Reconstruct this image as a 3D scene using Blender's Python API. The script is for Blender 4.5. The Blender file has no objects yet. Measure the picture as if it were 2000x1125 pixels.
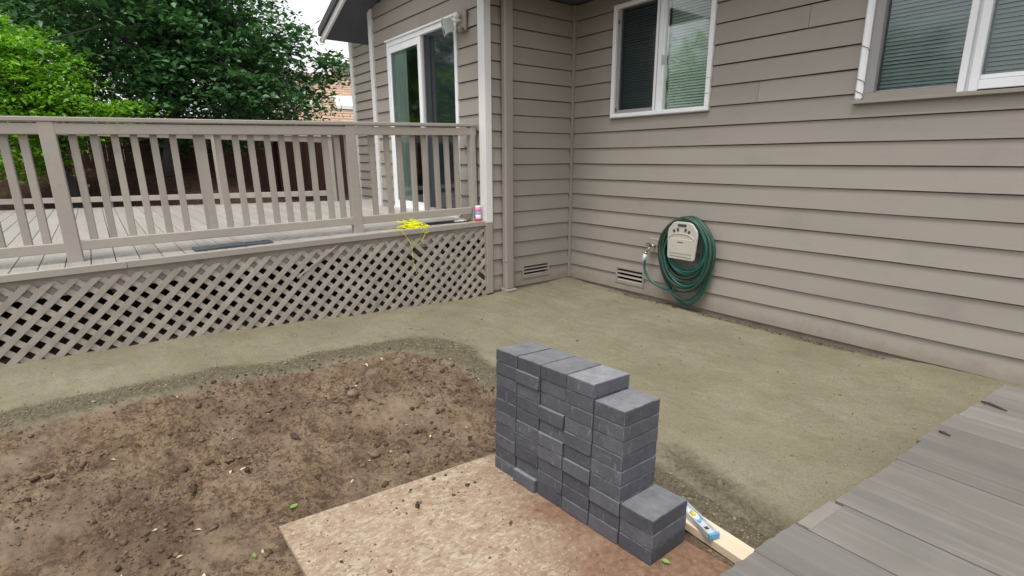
import bpy, bmesh, math, random
import numpy as np
from mathutils import Vector, Matrix

S = bpy.context.scene
COL = S.collection
rnd = random.Random(7)
NR = np.random.default_rng(11)
R = math.radians

# ------------------------------------------------------------------ camera
CAM = np.array([4.63780, -4.48631, 1.41476])
YAW, PITCH, ROLL, FPX = 2.48249681, -0.238947534, -0.00376596, 1035.176
fw = np.array([math.cos(PITCH)*math.cos(YAW), math.cos(PITCH)*math.sin(YAW), math.sin(PITCH)])
rt = np.array([math.sin(YAW), -math.cos(YAW), 0.0]); up = np.cross(rt, fw)
r2 = math.cos(ROLL)*rt + math.sin(ROLL)*up
u2 = -math.sin(ROLL)*rt + math.cos(ROLL)*up
cd = bpy.data.cameras.new("camera"); cam = bpy.data.objects.new("camera", cd); COL.objects.link(cam)
m = Matrix.Identity(4)
for i in range(3):
    m[i][0], m[i][1], m[i][2], m[i][3] = r2[i], u2[i], -fw[i], CAM[i]
cam.matrix_world = m
cd.sensor_width = 36.0; cd.lens = FPX/2000.0*36.0
cd.clip_start = 0.05; cd.clip_end = 1000.0
S.camera = cam

# ------------------------------------------------------------------ sky, sun, exposure
SUN_EL, SUN_AZ = R(68), R(150)          # azimuth from +Y clockwise
W = bpy.data.worlds.new("World"); S.world = W; W.use_nodes = True
nt = W.node_tree; bg = nt.nodes["Background"]
sky = nt.nodes.new("ShaderNodeTexSky"); sky.sky_type = 'NISHITA'; sky.sun_disc = False
sky.sun_elevation = SUN_EL; sky.sun_rotation = SUN_AZ; sky.dust_density = 6.0; sky.air_density = 1.0; sky.ozone_density = 1.0
hs = nt.nodes.new("ShaderNodeHueSaturation"); hs.inputs["Saturation"].default_value = 0.28
oc = nt.nodes.new("ShaderNodeMix"); oc.data_type = 'RGBA'; oc.inputs[0].default_value = 0.75      # even cloud cover over the clear sky
oc.inputs[7].default_value = (3.95, 3.98, 4.05, 1)
nt.links.new(sky.outputs[0], hs.inputs["Color"]); nt.links.new(hs.outputs[0], oc.inputs[6]); nt.links.new(oc.outputs[2], bg.inputs["Color"])
bg.inputs["Strength"].default_value = 0.15
sd = bpy.data.lights.new("sun", 'SUN'); sd.energy = 1.15; sd.angle = R(18); sd.color = (1.0, 0.95, 0.88)
sun = bpy.data.objects.new("sun", sd); COL.objects.link(sun)
sv = Vector((math.sin(SUN_AZ)*math.cos(SUN_EL), math.cos(SUN_AZ)*math.cos(SUN_EL), math.sin(SUN_EL)))
sun.rotation_euler = (-sv).to_track_quat('-Z', 'Y').to_euler(); sun.location = sv*30
S.view_settings.view_transform = 'Standard'; S.view_settings.look = 'None'
S.view_settings.gamma = 1.0; S.view_settings.use_curve_mapping = False
S.view_settings.exposure = 1.03
S.cycles.use_denoising = True
S.cycles.max_bounces = 8; S.cycles.transparent_max_bounces = 16

# ------------------------------------------------------------------ materials
def base_mat(name):
    mt = bpy.data.materials.new(name); mt.use_nodes = True
    return mt, mt.node_tree, mt.node_tree.nodes["Principled BSDF"]

def coords(t, stretch=(1, 1, 1), world=False):
    n = t.nodes
    tc = n.new("ShaderNodeTexCoord"); mp = n.new("ShaderNodeMapping"); mp.inputs["Scale"].default_value = stretch
    t.links.new(tc.outputs["Object"], mp.inputs["Vector"])
    oi = n.new("ShaderNodeObjectInfo"); mu = n.new("ShaderNodeMath"); mu.operation = 'MULTIPLY'; mu.inputs[1].default_value = 37.0
    t.links.new(oi.outputs["Random"], mu.inputs[0])
    va = n.new("ShaderNodeVectorMath"); va.operation = 'ADD'
    t.links.new(mp.outputs[0], va.inputs[0]); t.links.new(mu.outputs[0], va.inputs[1])
    return va.outputs[0], oi.outputs["Random"]

def noise(t, vec, scale, detail=4, rough=0.55, dist=0.0):
    nz = t.nodes.new("ShaderNodeTexNoise"); nz.inputs["Scale"].default_value = scale
    nz.inputs["Detail"].default_value = detail; nz.inputs["Roughness"].default_value = rough; nz.inputs["Distortion"].default_value = dist
    if vec is not None: t.links.new(vec, nz.inputs["Vector"])
    return nz.outputs["Fac"]

def ramp(t, fac, stops):
    r = t.nodes.new("ShaderNodeValToRGB"); e = r.color_ramp.elements
    while len(e) < len(stops): e.new(0.5)
    for i, (p, c) in enumerate(stops):
        e[i].position = p; e[i].color = (c[0], c[1], c[2], 1) if not isinstance(c, (int, float)) else (c, c, c, 1)
    t.links.new(fac, r.inputs[0]); return r.outputs[0]

def mix(t, fac, a, b, mode='MIX'):
    x = t.nodes.new("ShaderNodeMix"); x.data_type = 'RGBA'; x.blend_type = mode
    for sock, v in ((x.inputs[0], fac), (x.inputs[6], a), (x.inputs[7], b)):
        if hasattr(v, "is_linked"): t.links.new(v, sock)
        else: sock.default_value = v if isinstance(v, (int, float)) else (v[0], v[1], v[2], 1)
    return x.outputs[2]

def bump(t, bsdf, h, strength, dist=0.005, prev=None):
    b = t.nodes.new("ShaderNodeBump"); b.inputs["Strength"].default_value = strength; b.inputs["Distance"].default_value = dist
    t.links.new(h, b.inputs["Height"])
    if prev is not None: t.links.new(prev, b.inputs["Normal"])
    t.links.new(b.outputs[0], bsdf.inputs["Normal"]); return b.outputs[0]

def sc(c, k): return tuple(min(1.0, x*k) for x in c)

def M(name, col, rough=0.6, var=0.1, scale=3.0, stretch=(1, 1, 1), bstr=0.15, bscale=60.0, rand=0.06, spec=0.35, bdist=0.004,
      streak=None, dirt=None, dirt_scale=6.0, dirt_lo=0.55, dirt_hi=0.7, metal=0.0, splash=False):
    mt, t, b = base_mat(name)
    v, rn = coords(t, stretch)
    c = ramp(t, noise(t, v, scale, 5), [(0.3, sc(col, 1-var)), (0.7, sc(col, 1+var))])
    if streak:      # fine fibres / scratches that run along the piece
        v2, _ = coords(t, streak[0]); c = mix(t, ramp(t, noise(t, v2, streak[1], 3), [(0.5, 0.0), (0.72, streak[3])]), c, streak[2])
    if splash:
        v4, _ = coords(t); sz = t.nodes.new('ShaderNodeSeparateXYZ'); tcs = t.nodes.new('ShaderNodeTexCoord'); t.links.new(tcs.outputs['Object'], sz.inputs[0])
        ms = t.nodes.new('ShaderNodeMath'); ms.operation = 'MULTIPLY_ADD'; ms.inputs[1].default_value = 0.30; t.links.new(noise(t, v4, 9, 7, 0.75), ms.inputs[0]); t.links.new(sz.outputs['Z'], ms.inputs[2])
        c = mix(t, ramp(t, ms.outputs[0], [(0.16, 0.5), (0.27, 0.0)]), c, (0.19, 0.155, 0.115))
    if dirt:
        v3, _ = coords(t); c = mix(t, ramp(t, noise(t, v3, dirt_scale, 8, 0.65), [(dirt_lo, 0.0), (dirt_hi, 0.8)]), c, dirt)
    if rand:
        h = t.nodes.new("ShaderNodeHueSaturation"); mr = t.nodes.new("ShaderNodeMapRange")
        mr.inputs[3].default_value = 1-rand; mr.inputs[4].default_value = 1+rand
        t.links.new(rn, mr.inputs[0]); t.links.new(mr.outputs[0], h.inputs["Value"]); t.links.new(c, h.inputs["Color"]); c = h.outputs[0]
    t.links.new(c, b.inputs["Base Color"])
    b.inputs["Roughness"].default_value = rough; b.inputs["Specular IOR Level"].default_value = spec; b.inputs["Metallic"].default_value = metal
    if bstr: bump(t, b, noise(t, v, bscale, 6), bstr, bdist)
    return mt

SID = (0.305, 0.276, 0.241)
m_sid_x = M("siding_paint_x", SID, 0.55, 0.06, 2.0, (0.25, 1, 1), 0.25, 90, 0.05, 0.3, 0.003, streak=((0.6, 30, 30), 2.0, (0.33, 0.30, 0.27), 0.25), dirt=(0.23, 0.208, 0.186), dirt_scale=1.6, dirt_lo=0.56, dirt_hi=0.85, splash=True)
m_sid_y = M("siding_paint_y", SID, 0.55, 0.06, 2.0, (1, 0.25, 1), 0.25, 90, 0.05, 0.3, 0.003, streak=((30, 0.6, 30), 2.0, (0.33, 0.30, 0.27), 0.25), dirt=(0.23, 0.208, 0.186), dirt_scale=1.6, dirt_lo=0.56, dirt_hi=0.85, splash=True)
m_trim = M("trim_paint", SID, 0.55, 0.06, 3.0, (1, 1, 0.3), 0.2, 60, 0.03)
m_white = M("white_vinyl", (0.83, 0.85, 0.87), 0.35, 0.05, 4.0, (1, 1, 0.3), 0.05, 30, 0.02, 0.5)
m_wtrim = M("white_trim_paint", (0.70, 0.70, 0.69), 0.5, 0.08, 3.0, (1, 1, 0.3), 0.1, 30, 0.02, 0.4, dirt=(0.4, 0.38, 0.35), dirt_scale=3, dirt_lo=0.6, dirt_hi=0.85)
m_greyframe = M("grey_screen_frame", (0.30, 0.285, 0.29), 0.5, 0.05)
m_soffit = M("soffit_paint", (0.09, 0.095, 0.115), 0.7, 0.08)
m_shingle = M("roof_shingle", (0.07, 0.07, 0.075), 0.9, 0.3, 20, bstr=0.5)
m_conc = M("foundation_concrete", (0.16, 0.14, 0.12), 0.9, 0.2, 8, bstr=0.4)
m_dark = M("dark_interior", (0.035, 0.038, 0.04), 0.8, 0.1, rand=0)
m_void = M("vent_dark", (0.015, 0.014, 0.013), 0.9, 0.1, rand=0)
m_blind = M("blind_vinyl", (0.44, 0.52, 0.53), 0.45, 0.05, rand=0.05)
m_blind2 = M("blind_vinyl_light", (0.52, 0.58, 0.53), 0.45, 0.05, rand=0.05)
m_curtain = M("curtain_fabric", (0.60, 0.68, 0.64), 0.8, 0.12, 5, (1, 1, 0.2))
m_deckpaint = M("deck_paint", (0.335, 0.303, 0.268), 0.55, 0.07, 2.5, (0.3, 0.3, 0.3), 0.5, 70, 0.06, 0.35, dirt=(0.20, 0.18, 0.16), dirt_scale=9, dirt_lo=0.6, dirt_hi=0.85)
m_deckboard = M("deck_board_paint", (0.345, 0.325, 0.30), 0.45, 0.10, 2.5, (0.2, 1, 1), 0.5, 60, 0.06, 0.4, streak=((0.8, 25, 25), 2.0, (0.22, 0.20, 0.18), 0.45), dirt=(0.15, 0.13, 0.11), dirt_scale=5, dirt_lo=0.62, dirt_hi=0.85)
m_lattice = M("lattice_paint", (0.345, 0.312, 0.272), 0.65, 0.14, 5, (1, 1, 1), 0.5, 60, 0.10, 0.3, dirt=(0.21, 0.18, 0.155), dirt_scale=7, dirt_lo=0.52, dirt_hi=0.8)
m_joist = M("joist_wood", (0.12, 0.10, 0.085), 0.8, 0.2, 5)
m_gplank = M("weathered_plank", (0.172, 0.162, 0.149), 0.34, 0.20, 2.2, (0.25, 2.2, 2.2), 0.10, 30, 0.13, 0.5, 0.002, streak=((0.7, 17, 17), 2.6, (0.275, 0.262, 0.243), 0.38), dirt=(0.120, 0.112, 0.101), dirt_scale=2.4, dirt_lo=0.50, dirt_hi=0.85)
m_endstrip = M("weathered_strip", (0.20, 0.185, 0.165), 0.6, 0.2, 6, (3, 0.3, 3), 0.5, 40)
m_pine = M("pine_lumber", (0.66, 0.535, 0.40), 0.55, 0.08, 3, (0.3, 6, 6), 0.15, 40, 0, 0.35, streak=((0.4, 40, 40), 1.5, (0.55, 0.36, 0.2), 0.35))
m_slate = M("blue_grey_slate", (0.060, 0.075, 0.085), 0.7, 0.3, 9, (1, 0.3, 1), 0.6, 40)
m_mat = M("black_rubber", (0.025, 0.026, 0.028), 0.6, 0.3, 15, bstr=0.5)
m_glovew = M("glove_cloth", (0.62, 0.56, 0.47), 0.85, 0.15, 20, bstr=0.4)
m_gloveb = M("glove_leather", (0.26, 0.17, 0.09), 0.7, 0.2, 20, bstr=0.4)
m_pink = M("can_pink", (0.75, 0.28, 0.42), 0.3, 0.35, 25, rand=0)
m_purple = M("can_purple", (0.45, 0.38, 0.68), 0.3, 0.3, 30, rand=0)
m_red = M("can_red", (0.62, 0.03, 0.06), 0.35, 0.1, rand=0)
m_canw = M("can_white", (0.8, 0.8, 0.84), 0.3, 0.05, rand=0)
m_yellow = M("yellow_string", (0.80, 0.82, 0.02), 0.6, 0.08, rand=0, bstr=0)
m_cream = M("cream_plastic", (0.47, 0.445, 0.39), 0.42, 0.04, 6, bstr=0.05, rand=0, spec=0.45)
m_slot = M("slot_dark", (0.05, 0.05, 0.045), 0.8, rand=0)
m_teal = M("teal_hose", (0.008, 0.088, 0.070), 0.38, 0.15, 12, rand=0, bstr=0.05, spec=0.5)
m_lblue = M("pale_blue_sleeve", (0.55, 0.64, 0.74), 0.4, 0.05, rand=0)
m_brass = M("brass", (0.55, 0.40, 0.16), 0.35, 0.1, rand=0, metal=1.0)
m_metal = M("grey_metal", (0.42, 0.42, 0.40), 0.4, 0.1, rand=0, metal=0.8)
m_green = M("green_handle", (0.03, 0.11, 0.07), 0.5, rand=0)
m_alu = M("level_aluminium", (0.66, 0.69, 0.72), 0.35, 0.05, rand=0, metal=0.4)
m_blue = M("level_blue", (0.11, 0.33, 0.56), 0.35, 0.05, rand=0)
m_vial = M("level_vial", (0.62, 0.42, 0.06), 0.2, rand=0)
m_fence = M("fence_stain", (0.072, 0.031, 0.023), 0.75, 0.2, 3, (3, 3, 0.4), 0.4, 40, 0.14)
m_bark = M("tree_bark", (0.065, 0.058, 0.053), 0.9, 0.35, 7, (1, 1, 0.25), 1.0, 18, 0, bdist=0.02)
m_nroof = M("neighbour_shingle", (0.42, 0.29, 0.21), 0.9, 0.18, 4, (1, 1, 1), 0.3, 30, 0.08)
m_nwall = M("neighbour_cream", (0.62, 0.58, 0.46), 0.8, 0.05)
m_brick = M("terracotta_paint", (0.45, 0.17, 0.09), 0.8, 0.1)
m_stone = M("pebble_stone", (0.15, 0.112, 0.083), 0.85, 0.3, 30, bstr=0.6)
m_twig = M("dead_twig", (0.06, 0.045, 0.035), 0.8, 0.3, 30)
m_gleaf = M("green_leaf", (0.16, 0.27, 0.06), 0.5, 0.2, 30)
m_drain = M("downspout_paint", (0.29, 0.262, 0.232), 0.45, 0.05, 2, (1, 1, 0.2), 0.08, 40, 0)
m_clear = M("lamp_glass_body", (0.42, 0.47, 0.45), 0.15, 0.1, rand=0, spec=0.6)
m_lampw = M("lamp_white", (0.75, 0.74, 0.70), 0.35, 0.05, rand=0)

def glass_mat(name, tint, extra):
    mt = bpy.data.materials.new(name); mt.use_nodes = True; t = mt.node_tree; t.nodes.clear()
    o = t.nodes.new("ShaderNodeOutputMaterial"); mx = t.nodes.new("ShaderNodeMixShader")
    tr = t.nodes.new("ShaderNodeBsdfTransparent"); tr.inputs[0].default_value = (*tint, 1)
    gl = t.nodes.new("ShaderNodeBsdfGlossy"); gl.inputs["Roughness"].default_value = 0.05; gl.inputs[0].default_value = (0.95, 0.98, 1, 1)
    fr = t.nodes.new("ShaderNodeFresnel"); fr.inputs[0].default_value = 1.52
    ad = t.nodes.new("ShaderNodeMath"); ad.operation = 'MULTIPLY_ADD'; ad.inputs[1].default_value = 1.15; ad.inputs[2].default_value = extra; ad.use_clamp = True
    t.links.new(fr.outputs[0], ad.inputs[0]); t.links.new(ad.outputs[0], mx.inputs[0])
    t.links.new(tr.outputs[0], mx.inputs[1]); t.links.new(gl.outputs[0], mx.inputs[2]); t.links.new(mx.outputs[0], o.inputs[0])
    return mt
m_glass = glass_mat("window_glass", (0.86, 0.92, 0.89), 0.02)
m_glass2 = glass_mat("coated_glass", (0.82, 0.90, 0.87), 0.05)

def screen_mat():
    mt = bpy.data.materials.new("insect_screen"); mt.use_nodes = True; t = mt.node_tree; t.nodes.clear()
    o = t.nodes.new("ShaderNodeOutputMaterial"); mx = t.nodes.new("ShaderNodeMixShader"); mx.inputs[0].default_value = 0.62
    tr = t.nodes.new("ShaderNodeBsdfTransparent"); df = t.nodes.new("ShaderNodeBsdfDiffuse"); df.inputs[0].default_value = (0.022, 0.03, 0.036, 1)
    t.links.new(tr.outputs[0], mx.inputs[1]); t.links.new(df.outputs[0], mx.inputs[2]); t.links.new(mx.outputs[0], o.inputs[0])
    return mt
m_screen = screen_mat()

def leaf_mat(name, c1, c2, trans, rough=0.35):
    mt, t, b = base_mat(name)
    at = t.nodes.new("ShaderNodeAttribute"); at.attribute_name = "shade"
    c = ramp(t, at.outputs["Fac"], [(0.0, c1), (1.0, c2)])
    t.links.new(c, b.inputs["Base Color"]); b.inputs["Roughness"].default_value = rough; b.inputs["Specular IOR Level"].default_value = 0.75
    tl = t.nodes.new("ShaderNodeBsdfTranslucent"); t.links.new(mix(t, 1.0, c, (1.0, 1.25, 0.5), 'MULTIPLY'), tl.inputs[0])
    mx = t.nodes.new("ShaderNodeMixShader"); mx.inputs[0].default_value = trans
    t.links.new(b.outputs[0], mx.inputs[1]); t.links.new(tl.outputs[0], mx.inputs[2])
    t.links.new(mx.outputs[0], t.nodes["Material Output"].inputs[0])
    return mt
m_leafd = leaf_mat("dark_leaf", (0.022, 0.082, 0.034), (0.125, 0.265, 0.110), 0.26, 0.32)
m_leafb = leaf_mat("bright_leaf", (0.095, 0.26, 0.012), (0.27, 0.50, 0.050), 0.38, 0.42)
m_leafm = leaf_mat("mid_leaf", (0.018, 0.075, 0.022), (0.045, 0.13, 0.04), 0.25, 0.4)
m_litter = leaf_mat("litter_leaf", (0.40, 0.31, 0.17), (0.66, 0.58, 0.40), 0.1, 0.6)

def hose_mat():
    mt, t, b = base_mat("ribbed_green_hose")
    at = t.nodes.new("ShaderNodeAttribute"); at.attribute_name = "run"
    an = t.nodes.new("ShaderNodeAttribute"); an.attribute_name = "around"
    def wave(sock, k, off=0.0):
        mu = t.nodes.new("ShaderNodeMath"); mu.operation = 'MULTIPLY_ADD'; mu.inputs[1].default_value = k; mu.inputs[2].default_value = off
        t.links.new(sock, mu.inputs[0])
        s = t.nodes.new("ShaderNodeMath"); s.operation = 'SINE'; t.links.new(mu.outputs[0], s.inputs[0]); return s.outputs[0]
    a = wave(at.outputs["Fac"], 2*math.pi/0.017); c = wave(an.outputs["Fac"], 2.0)
    pr = t.nodes.new("ShaderNodeMath"); pr.operation = 'MULTIPLY'; t.links.new(a, pr.inputs[0]); t.links.new(c, pr.inputs[1])
    col = ramp(t, pr.outputs[0], [(0.62, (0.014, 0.038, 0.025)), (0.90, (0.16, 0.195, 0.15))])
    t.links.new(col, b.inputs["Base Color"]); b.inputs["Roughness"].default_value = 0.6
    return mt
m_hose2 = hose_mat()

# ------------------------------------------------------------------ object helpers
def props(o, label=None, cat=None, group=None, kind=None):
    if label: o["label"] = label
    if cat: o["category"] = cat
    if group: o["group"] = group
    if kind: o["kind"] = kind
    return o

def empty(name, loc=(0, 0, 0), label=None, cat=None, group=None, parent=None, rot=(0, 0, 0)):
    o = bpy.data.objects.new(name, None); o.empty_display_size = 0.1
    COL.objects.link(o); o.location = loc; o.rotation_euler = rot
    if parent: o.parent = parent
    return props(o, label, cat, group)

class MB:
    def __init__(s): s.v = []; s.f = []; s.sm = False
    def add(s, vs, fs):
        n = len(s.v); s.v += [tuple(map(float, p)) for p in vs]; s.f += [tuple(i+n for i in f) for f in fs]; return s
    def box(s, x0, x1, y0, y1, z0, z1):
        return s.add([(x0,y0,z0),(x1,y0,z0),(x1,y1,z0),(x0,y1,z0),(x0,y0,z1),(x1,y0,z1),(x1,y1,z1),(x0,y1,z1)],
                     [(0,3,2,1),(4,5,6,7),(0,1,5,4),(1,2,6,5),(2,3,7,6),(3,0,4,7)])
    def prism(s, poly, fn, a, b):       # poly of (p, q); fn(t, p, q) -> xyz; extruded t from a to b
        n = len(poly)
        return s.add([fn(a, *q) for q in poly]+[fn(b, *q) for q in poly],
                     [tuple(range(n))[::-1], tuple(range(n, 2*n))]+[(i, (i+1) % n, n+(i+1) % n, n+i) for i in range(n)])
    def tube(s, pts, r, n=8, closed=False, caps=True):
        pts = [Vector(p) for p in pts]; N = len(pts); rings = []
        up = Vector((0.123, 0.31, 0.94)).normalized()
        for i, p in enumerate(pts):
            t = (pts[(i+1) % N]-pts[i-1]) if closed else (pts[min(i+1, N-1)]-pts[max(i-1, 0)])
            if t.length < 1e-9: t = Vector((0, 0, 1))
            t.normalize()
            a = up - t*up.dot(t)
            if a.length < 1e-3: a = t.orthogonal()
            a.normalize(); up = a; b = t.cross(a)
            rr = r[i] if isinstance(r, (list, tuple)) else r
            rings.append([p+(a*math.cos(2*math.pi*k/n)+b*math.sin(2*math.pi*k/n))*rr for k in range(n)])
        fs = []
        for i in range(N if closed else N-1):
            j = (i+1) % N
            for k in range(n): fs.append((i*n+k, i*n+(k+1) % n, j*n+(k+1) % n, j*n+k))
        if caps and not closed: fs += [tuple(range(n))[::-1], tuple((N-1)*n+k for k in range(n))]
        return s.add([q for rg in rings for q in rg], fs)
    def lathe(s, prof, n=20, c=(0, 0, 0)):
        vs = [(c[0]+r*math.cos(2*math.pi*k/n), c[1]+r*math.sin(2*math.pi*k/n), c[2]+z) for r, z in prof for k in range(n)]
        fs = [(i*n+k, i*n+(k+1) % n, (i+1)*n+(k+1) % n, (i+1)*n+k) for i in range(len(prof)-1) for k in range(n)]
        fs += [tuple(range(n))[::-1], tuple((len(prof)-1)*n+k for k in range(n))]
        return s.add(vs, fs)
    def mesh(s, name, mat=None, smooth=False, bev=0.0):
        me = bpy.data.meshes.new(name); me.from_pydata(s.v, [], s.f)
        bm = bmesh.new(); bm.from_mesh(me); bmesh.ops.recalc_face_normals(bm, faces=bm.faces)
        if bev: bmesh.ops.bevel(bm, geom=list(bm.edges), offset=bev, segments=1, affect='EDGES', clamp_overlap=True)
        bm.to_mesh(me); bm.free()
        if mat: me.materials.append(mat)
        if smooth: me.polygons.foreach_set("use_smooth", [True]*len(me.polygons))
        return me
    def build(s, name, mat, parent=None, smooth=False, bev=0.0, loc=(0, 0, 0), rot=(0, 0, 0)):
        return link(name, s.mesh(name, mat, smooth, bev), parent, loc, rot)

def link(name, me, parent=None, loc=(0, 0, 0), rot=(0, 0, 0)):
    o = bpy.data.objects.new(name, me); COL.objects.link(o)
    if parent: o.parent = parent
    o.location = loc; o.rotation_euler = rot
    return o

def raw_mesh(name, V, F, mat, attrs=None, smooth=False):
    me = bpy.data.meshes.new(name); V = np.asarray(V, np.float32); F = np.asarray(F, np.int32); k = F.shape[1]
    me.vertices.add(len(V)); me.vertices.foreach_set("co", V.ravel())
    me.loops.add(F.size); me.loops.foreach_set("vertex_index", F.ravel())
    me.polygons.add(len(F)); me.polygons.foreach_set("loop_start", np.arange(0, F.size, k, dtype=np.int32))
    try: me.polygons.foreach_set("loop_total", np.full(len(F), k, np.int32))
    except Exception: pass
    if smooth: me.polygons.foreach_set("use_smooth", np.ones(len(F), bool))
    me.update(calc_edges=True)
    for n, a in (attrs or {}).items():
        at = me.attributes.new(n, 'FLOAT', 'POINT'); at.data.foreach_set("value", np.asarray(a, np.float32))
    me.materials.append(mat); return me

# numpy value noise
_T = NR.random((256, 256)).astype(np.float32)
def vnoise(x, y):
    xi = np.floor(x).astype(int); yi = np.floor(y).astype(int); fx = x-xi; fy = y-yi
    fx = fx*fx*(3-2*fx); fy = fy*fy*(3-2*fy)
    a = _T[xi & 255, yi & 255]; b = _T[(xi+1) & 255, yi & 255]; c = _T[xi & 255, (yi+1) & 255]; d = _T[(xi+1) & 255, (yi+1) & 255]
    return (a*(1-fx)+b*fx)*(1-fy)+(c*(1-fx)+d*fx)*fy
def fbm(x, y, f, o=4, g=0.5):
    s = 0; a = 1; n = 0
    for i in range(o):
        s = s+a*(vnoise(x*f+17*i, y*f+9*i)-0.5); n += a; a *= g; f *= 2.03
    return s/n*2
def sst(a, b, x):
    t = np.clip((x-a)/(b-a), 0, 1); return t*t*(3-2*t)

# ------------------------------------------------------------------ ground
ST0 = np.array([2.76, -3.1473, -0.04]); ST_ROT = 0.0429; TLX, TLY = 0.03, -0.06
SU = np.array([math.cos(ST_ROT), math.sin(ST_ROT), TLX]); SU /= np.linalg.norm(SU)
SV = np.array([-math.sin(ST_ROT), math.cos(ST_ROT), TLY]); SV -= SU*SU.dot(SV); SV /= np.linalg.norm(SV)
SN = np.cross(SU, SV)
def soil_sd(x, y):
    """signed distance-like value into the bare-soil area: > 0 is soil"""
    yb = -2.40 - 0.03*(x-1.2) - 0.10*sst(2.9, 3.9, x)
    dx = x-0.87-0.02*np.sin(y*1.3); dy = yb-y
    k = 0.35
    m_ = np.minimum(dx, dy); h = np.clip(k-np.abs(dx-dy), 0, None)/k
    return m_-h*h*k*0.25
def ground_parts(x, y):
    d = soil_sd(x, y)
    base = -0.05+0.155*sst(1.0, 5.3, -y)*(1-sst(0.6, 2.4, x))
    lx, ly = x-ST0[0], y-ST0[1]
    pl = ST0[2]-(SN[0]*lx+SN[1]*ly)/SN[2]
    w = sst(-0.9, -0.1, lx+0.15)*sst(0.95, 0.25, ly)*sst(-2.2, -1.2, ly)
    base = base*(1-w)+np.minimum(pl-0.028, 0.06)*w
    uu = lx*SU[0]+ly*SU[1]; vv = lx*SV[0]+ly*SV[1]
    under = sst(-0.22, -0.12, uu)*sst(1.5, 1.4, uu)*sst(-1.06, -0.98, vv)*sst(0.36, 0.26, vv)
    wob = fbm(x, y, 3.0, 4)*0.10
    dd = d+wob
    s = sst(0.10, 0.34, dd)
    rid = np.exp(-((dd-0.10)/0.13)**2)
    z = base-0.018*s*(1-under)+0.020*rid*(1-0.9*under)
    z = z+s*(1-under)*(fbm(x, y, 1.7, 3)*0.030+fbm(x, y, 7, 4)*0.020+np.abs(fbm(x+5, y, 17, 3))*0.030+np.abs(fbm(x, y+3, 34, 2))*0.018)
    z = z+s*0.05*np.exp(-((x-1.45)**2/0.20+(y+2.95)**2/0.06))
    z = z+rid*(1-under)*(fbm(x, y, 28, 3)*0.012+fbm(x, y, 70, 2)*0.007)
    sand = 1-s
    z = z+sand*(fbm(x*0.35, y*1.0, 16, 3)*0.0045+fbm(x, y, 2.2, 3)*0.008+fbm(x*1.0, y, 45, 3)*0.0030+fbm(x, y, 12, 2)*0.002)
    # two ruts beside the timber
    for off, wd, dp in ((0.10, 0.030, 0.030), (0.21, 0.026, 0.024)):
        line = -2.50-0.26*(x-3.2)+off+0.05*fbm(x, 0*y+off*30, 5, 4)
        z = z-dp*np.exp(-((y-line)/wd)**2)*sst(3.0, 3.25, x)*(0.6+1.1*fbm(x, y, 14, 3))*(1-under)
    # soil strip along the house wall, soil band under the deck
    wallsoil = sst(0.15, 0.03, -y-0.05*fbm(x, 0*y, 4, 3))*sst(0.3, 1.2, x)*sst(3.75, 3.2, x)
    z = z+0.026*sst(0.45, 0.05, -y)*sst(-0.3, 0.0, x)+0.022*sst(0.35, 0.05, x)*sst(-0.25, 0.0, x)*sst(1.5, 1.0, -y)+0.022*sst(3.2, 4.0, x)*sst(0.3, 0.0, -y)
    z = z-0.014*wallsoil+wallsoil*fbm(x, y, 30, 3)*0.010
    q_ = -3.95+0.60*np.clip(y+1.24, -9, 1.3)-x
    bank = sst(0.1, 4.2, q_)
    z = z+(sst(0.0, 1.2, q_)*0.30+bank*0.95*(1-0.65*sst(-2.8, -0.8, y)))*(1+0.12*fbm(x, y, 0.8, 3))
    bank = sst(0.0, 0.8, q_)
    soil = np.maximum(s, np.maximum(0*wallsoil, sst(-0.03, -0.12, x)*sst(-1.0, -1.2, y)))
    soil = np.maximum(soil, bank)
    rutd = np.exp(-(((y+2.50+0.26*(x-3.2)-0.17)/0.13)**2))*sst(2.9, 3.3, x)*(1-under)
    return z, soil, np.maximum(np.maximum(rid*(1-sst(0.3, 0.5, dd)), 0.75*wallsoil), 0.75*rutd), bank
def H(x, y): return ground_parts(np.asarray(x, float), np.asarray(y, float))[0]

def axis(lo, hi, step, far):
    a = list(np.arange(lo, hi, step)); g = step; p = hi
    while p < far: a.append(p); g *= 1.22; p += g
    g = step; p = lo-step; b = []
    while p > -far: b.append(p); g *= 1.22; p -= g
    return np.array(b[::-1]+a)
gx = axis(-0.12, 4.3, 0.0125, 400.0); gy = axis(-5.9, 0.06, 0.0125, 400.0)
GX, GY = np.meshgrid(gx, gy, indexing='ij')
GZ, GS, GR, GB = ground_parts(GX, GY)
n0, n1 = GX.shape
gd = np.random.default_rng(77)
for _ in range(420):       # gouges and heel dents left in the screeded sand
    cx, cy = gd.uniform(0.05, 4.0), gd.uniform(-5.6, -0.1)
    if soil_sd(np.array(cx), np.array(cy)) > 0.02: continue
    big = gd.random() < 0.12; a, b_, dp = (gd.uniform(0.05, 0.10), gd.uniform(0.02, 0.05), gd.uniform(0.004, 0.009)) if big else (gd.uniform(0.012, 0.045), gd.uniform(0.008, 0.014), gd.uniform(0.003, 0.008))
    th_ = gd.normal(0.05, 0.35); i0, i1 = np.searchsorted(gx, (cx-0.25, cx+0.25)); j0, j1 = np.searchsorted(gy, (cy-0.25, cy+0.25))
    dx, dy = GX[i0:i1, j0:j1]-cx, GY[i0:i1, j0:j1]-cy; p_ = (dx*math.cos(th_)+dy*math.sin(th_))/a; q_ = (-dx*math.sin(th_)+dy*math.cos(th_))/b_
    GZ[i0:i1, j0:j1] += -dp*np.exp(-p_**2-q_**2)+dp*0.5*np.exp(-p_**2-(q_-1.5)**2)
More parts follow.
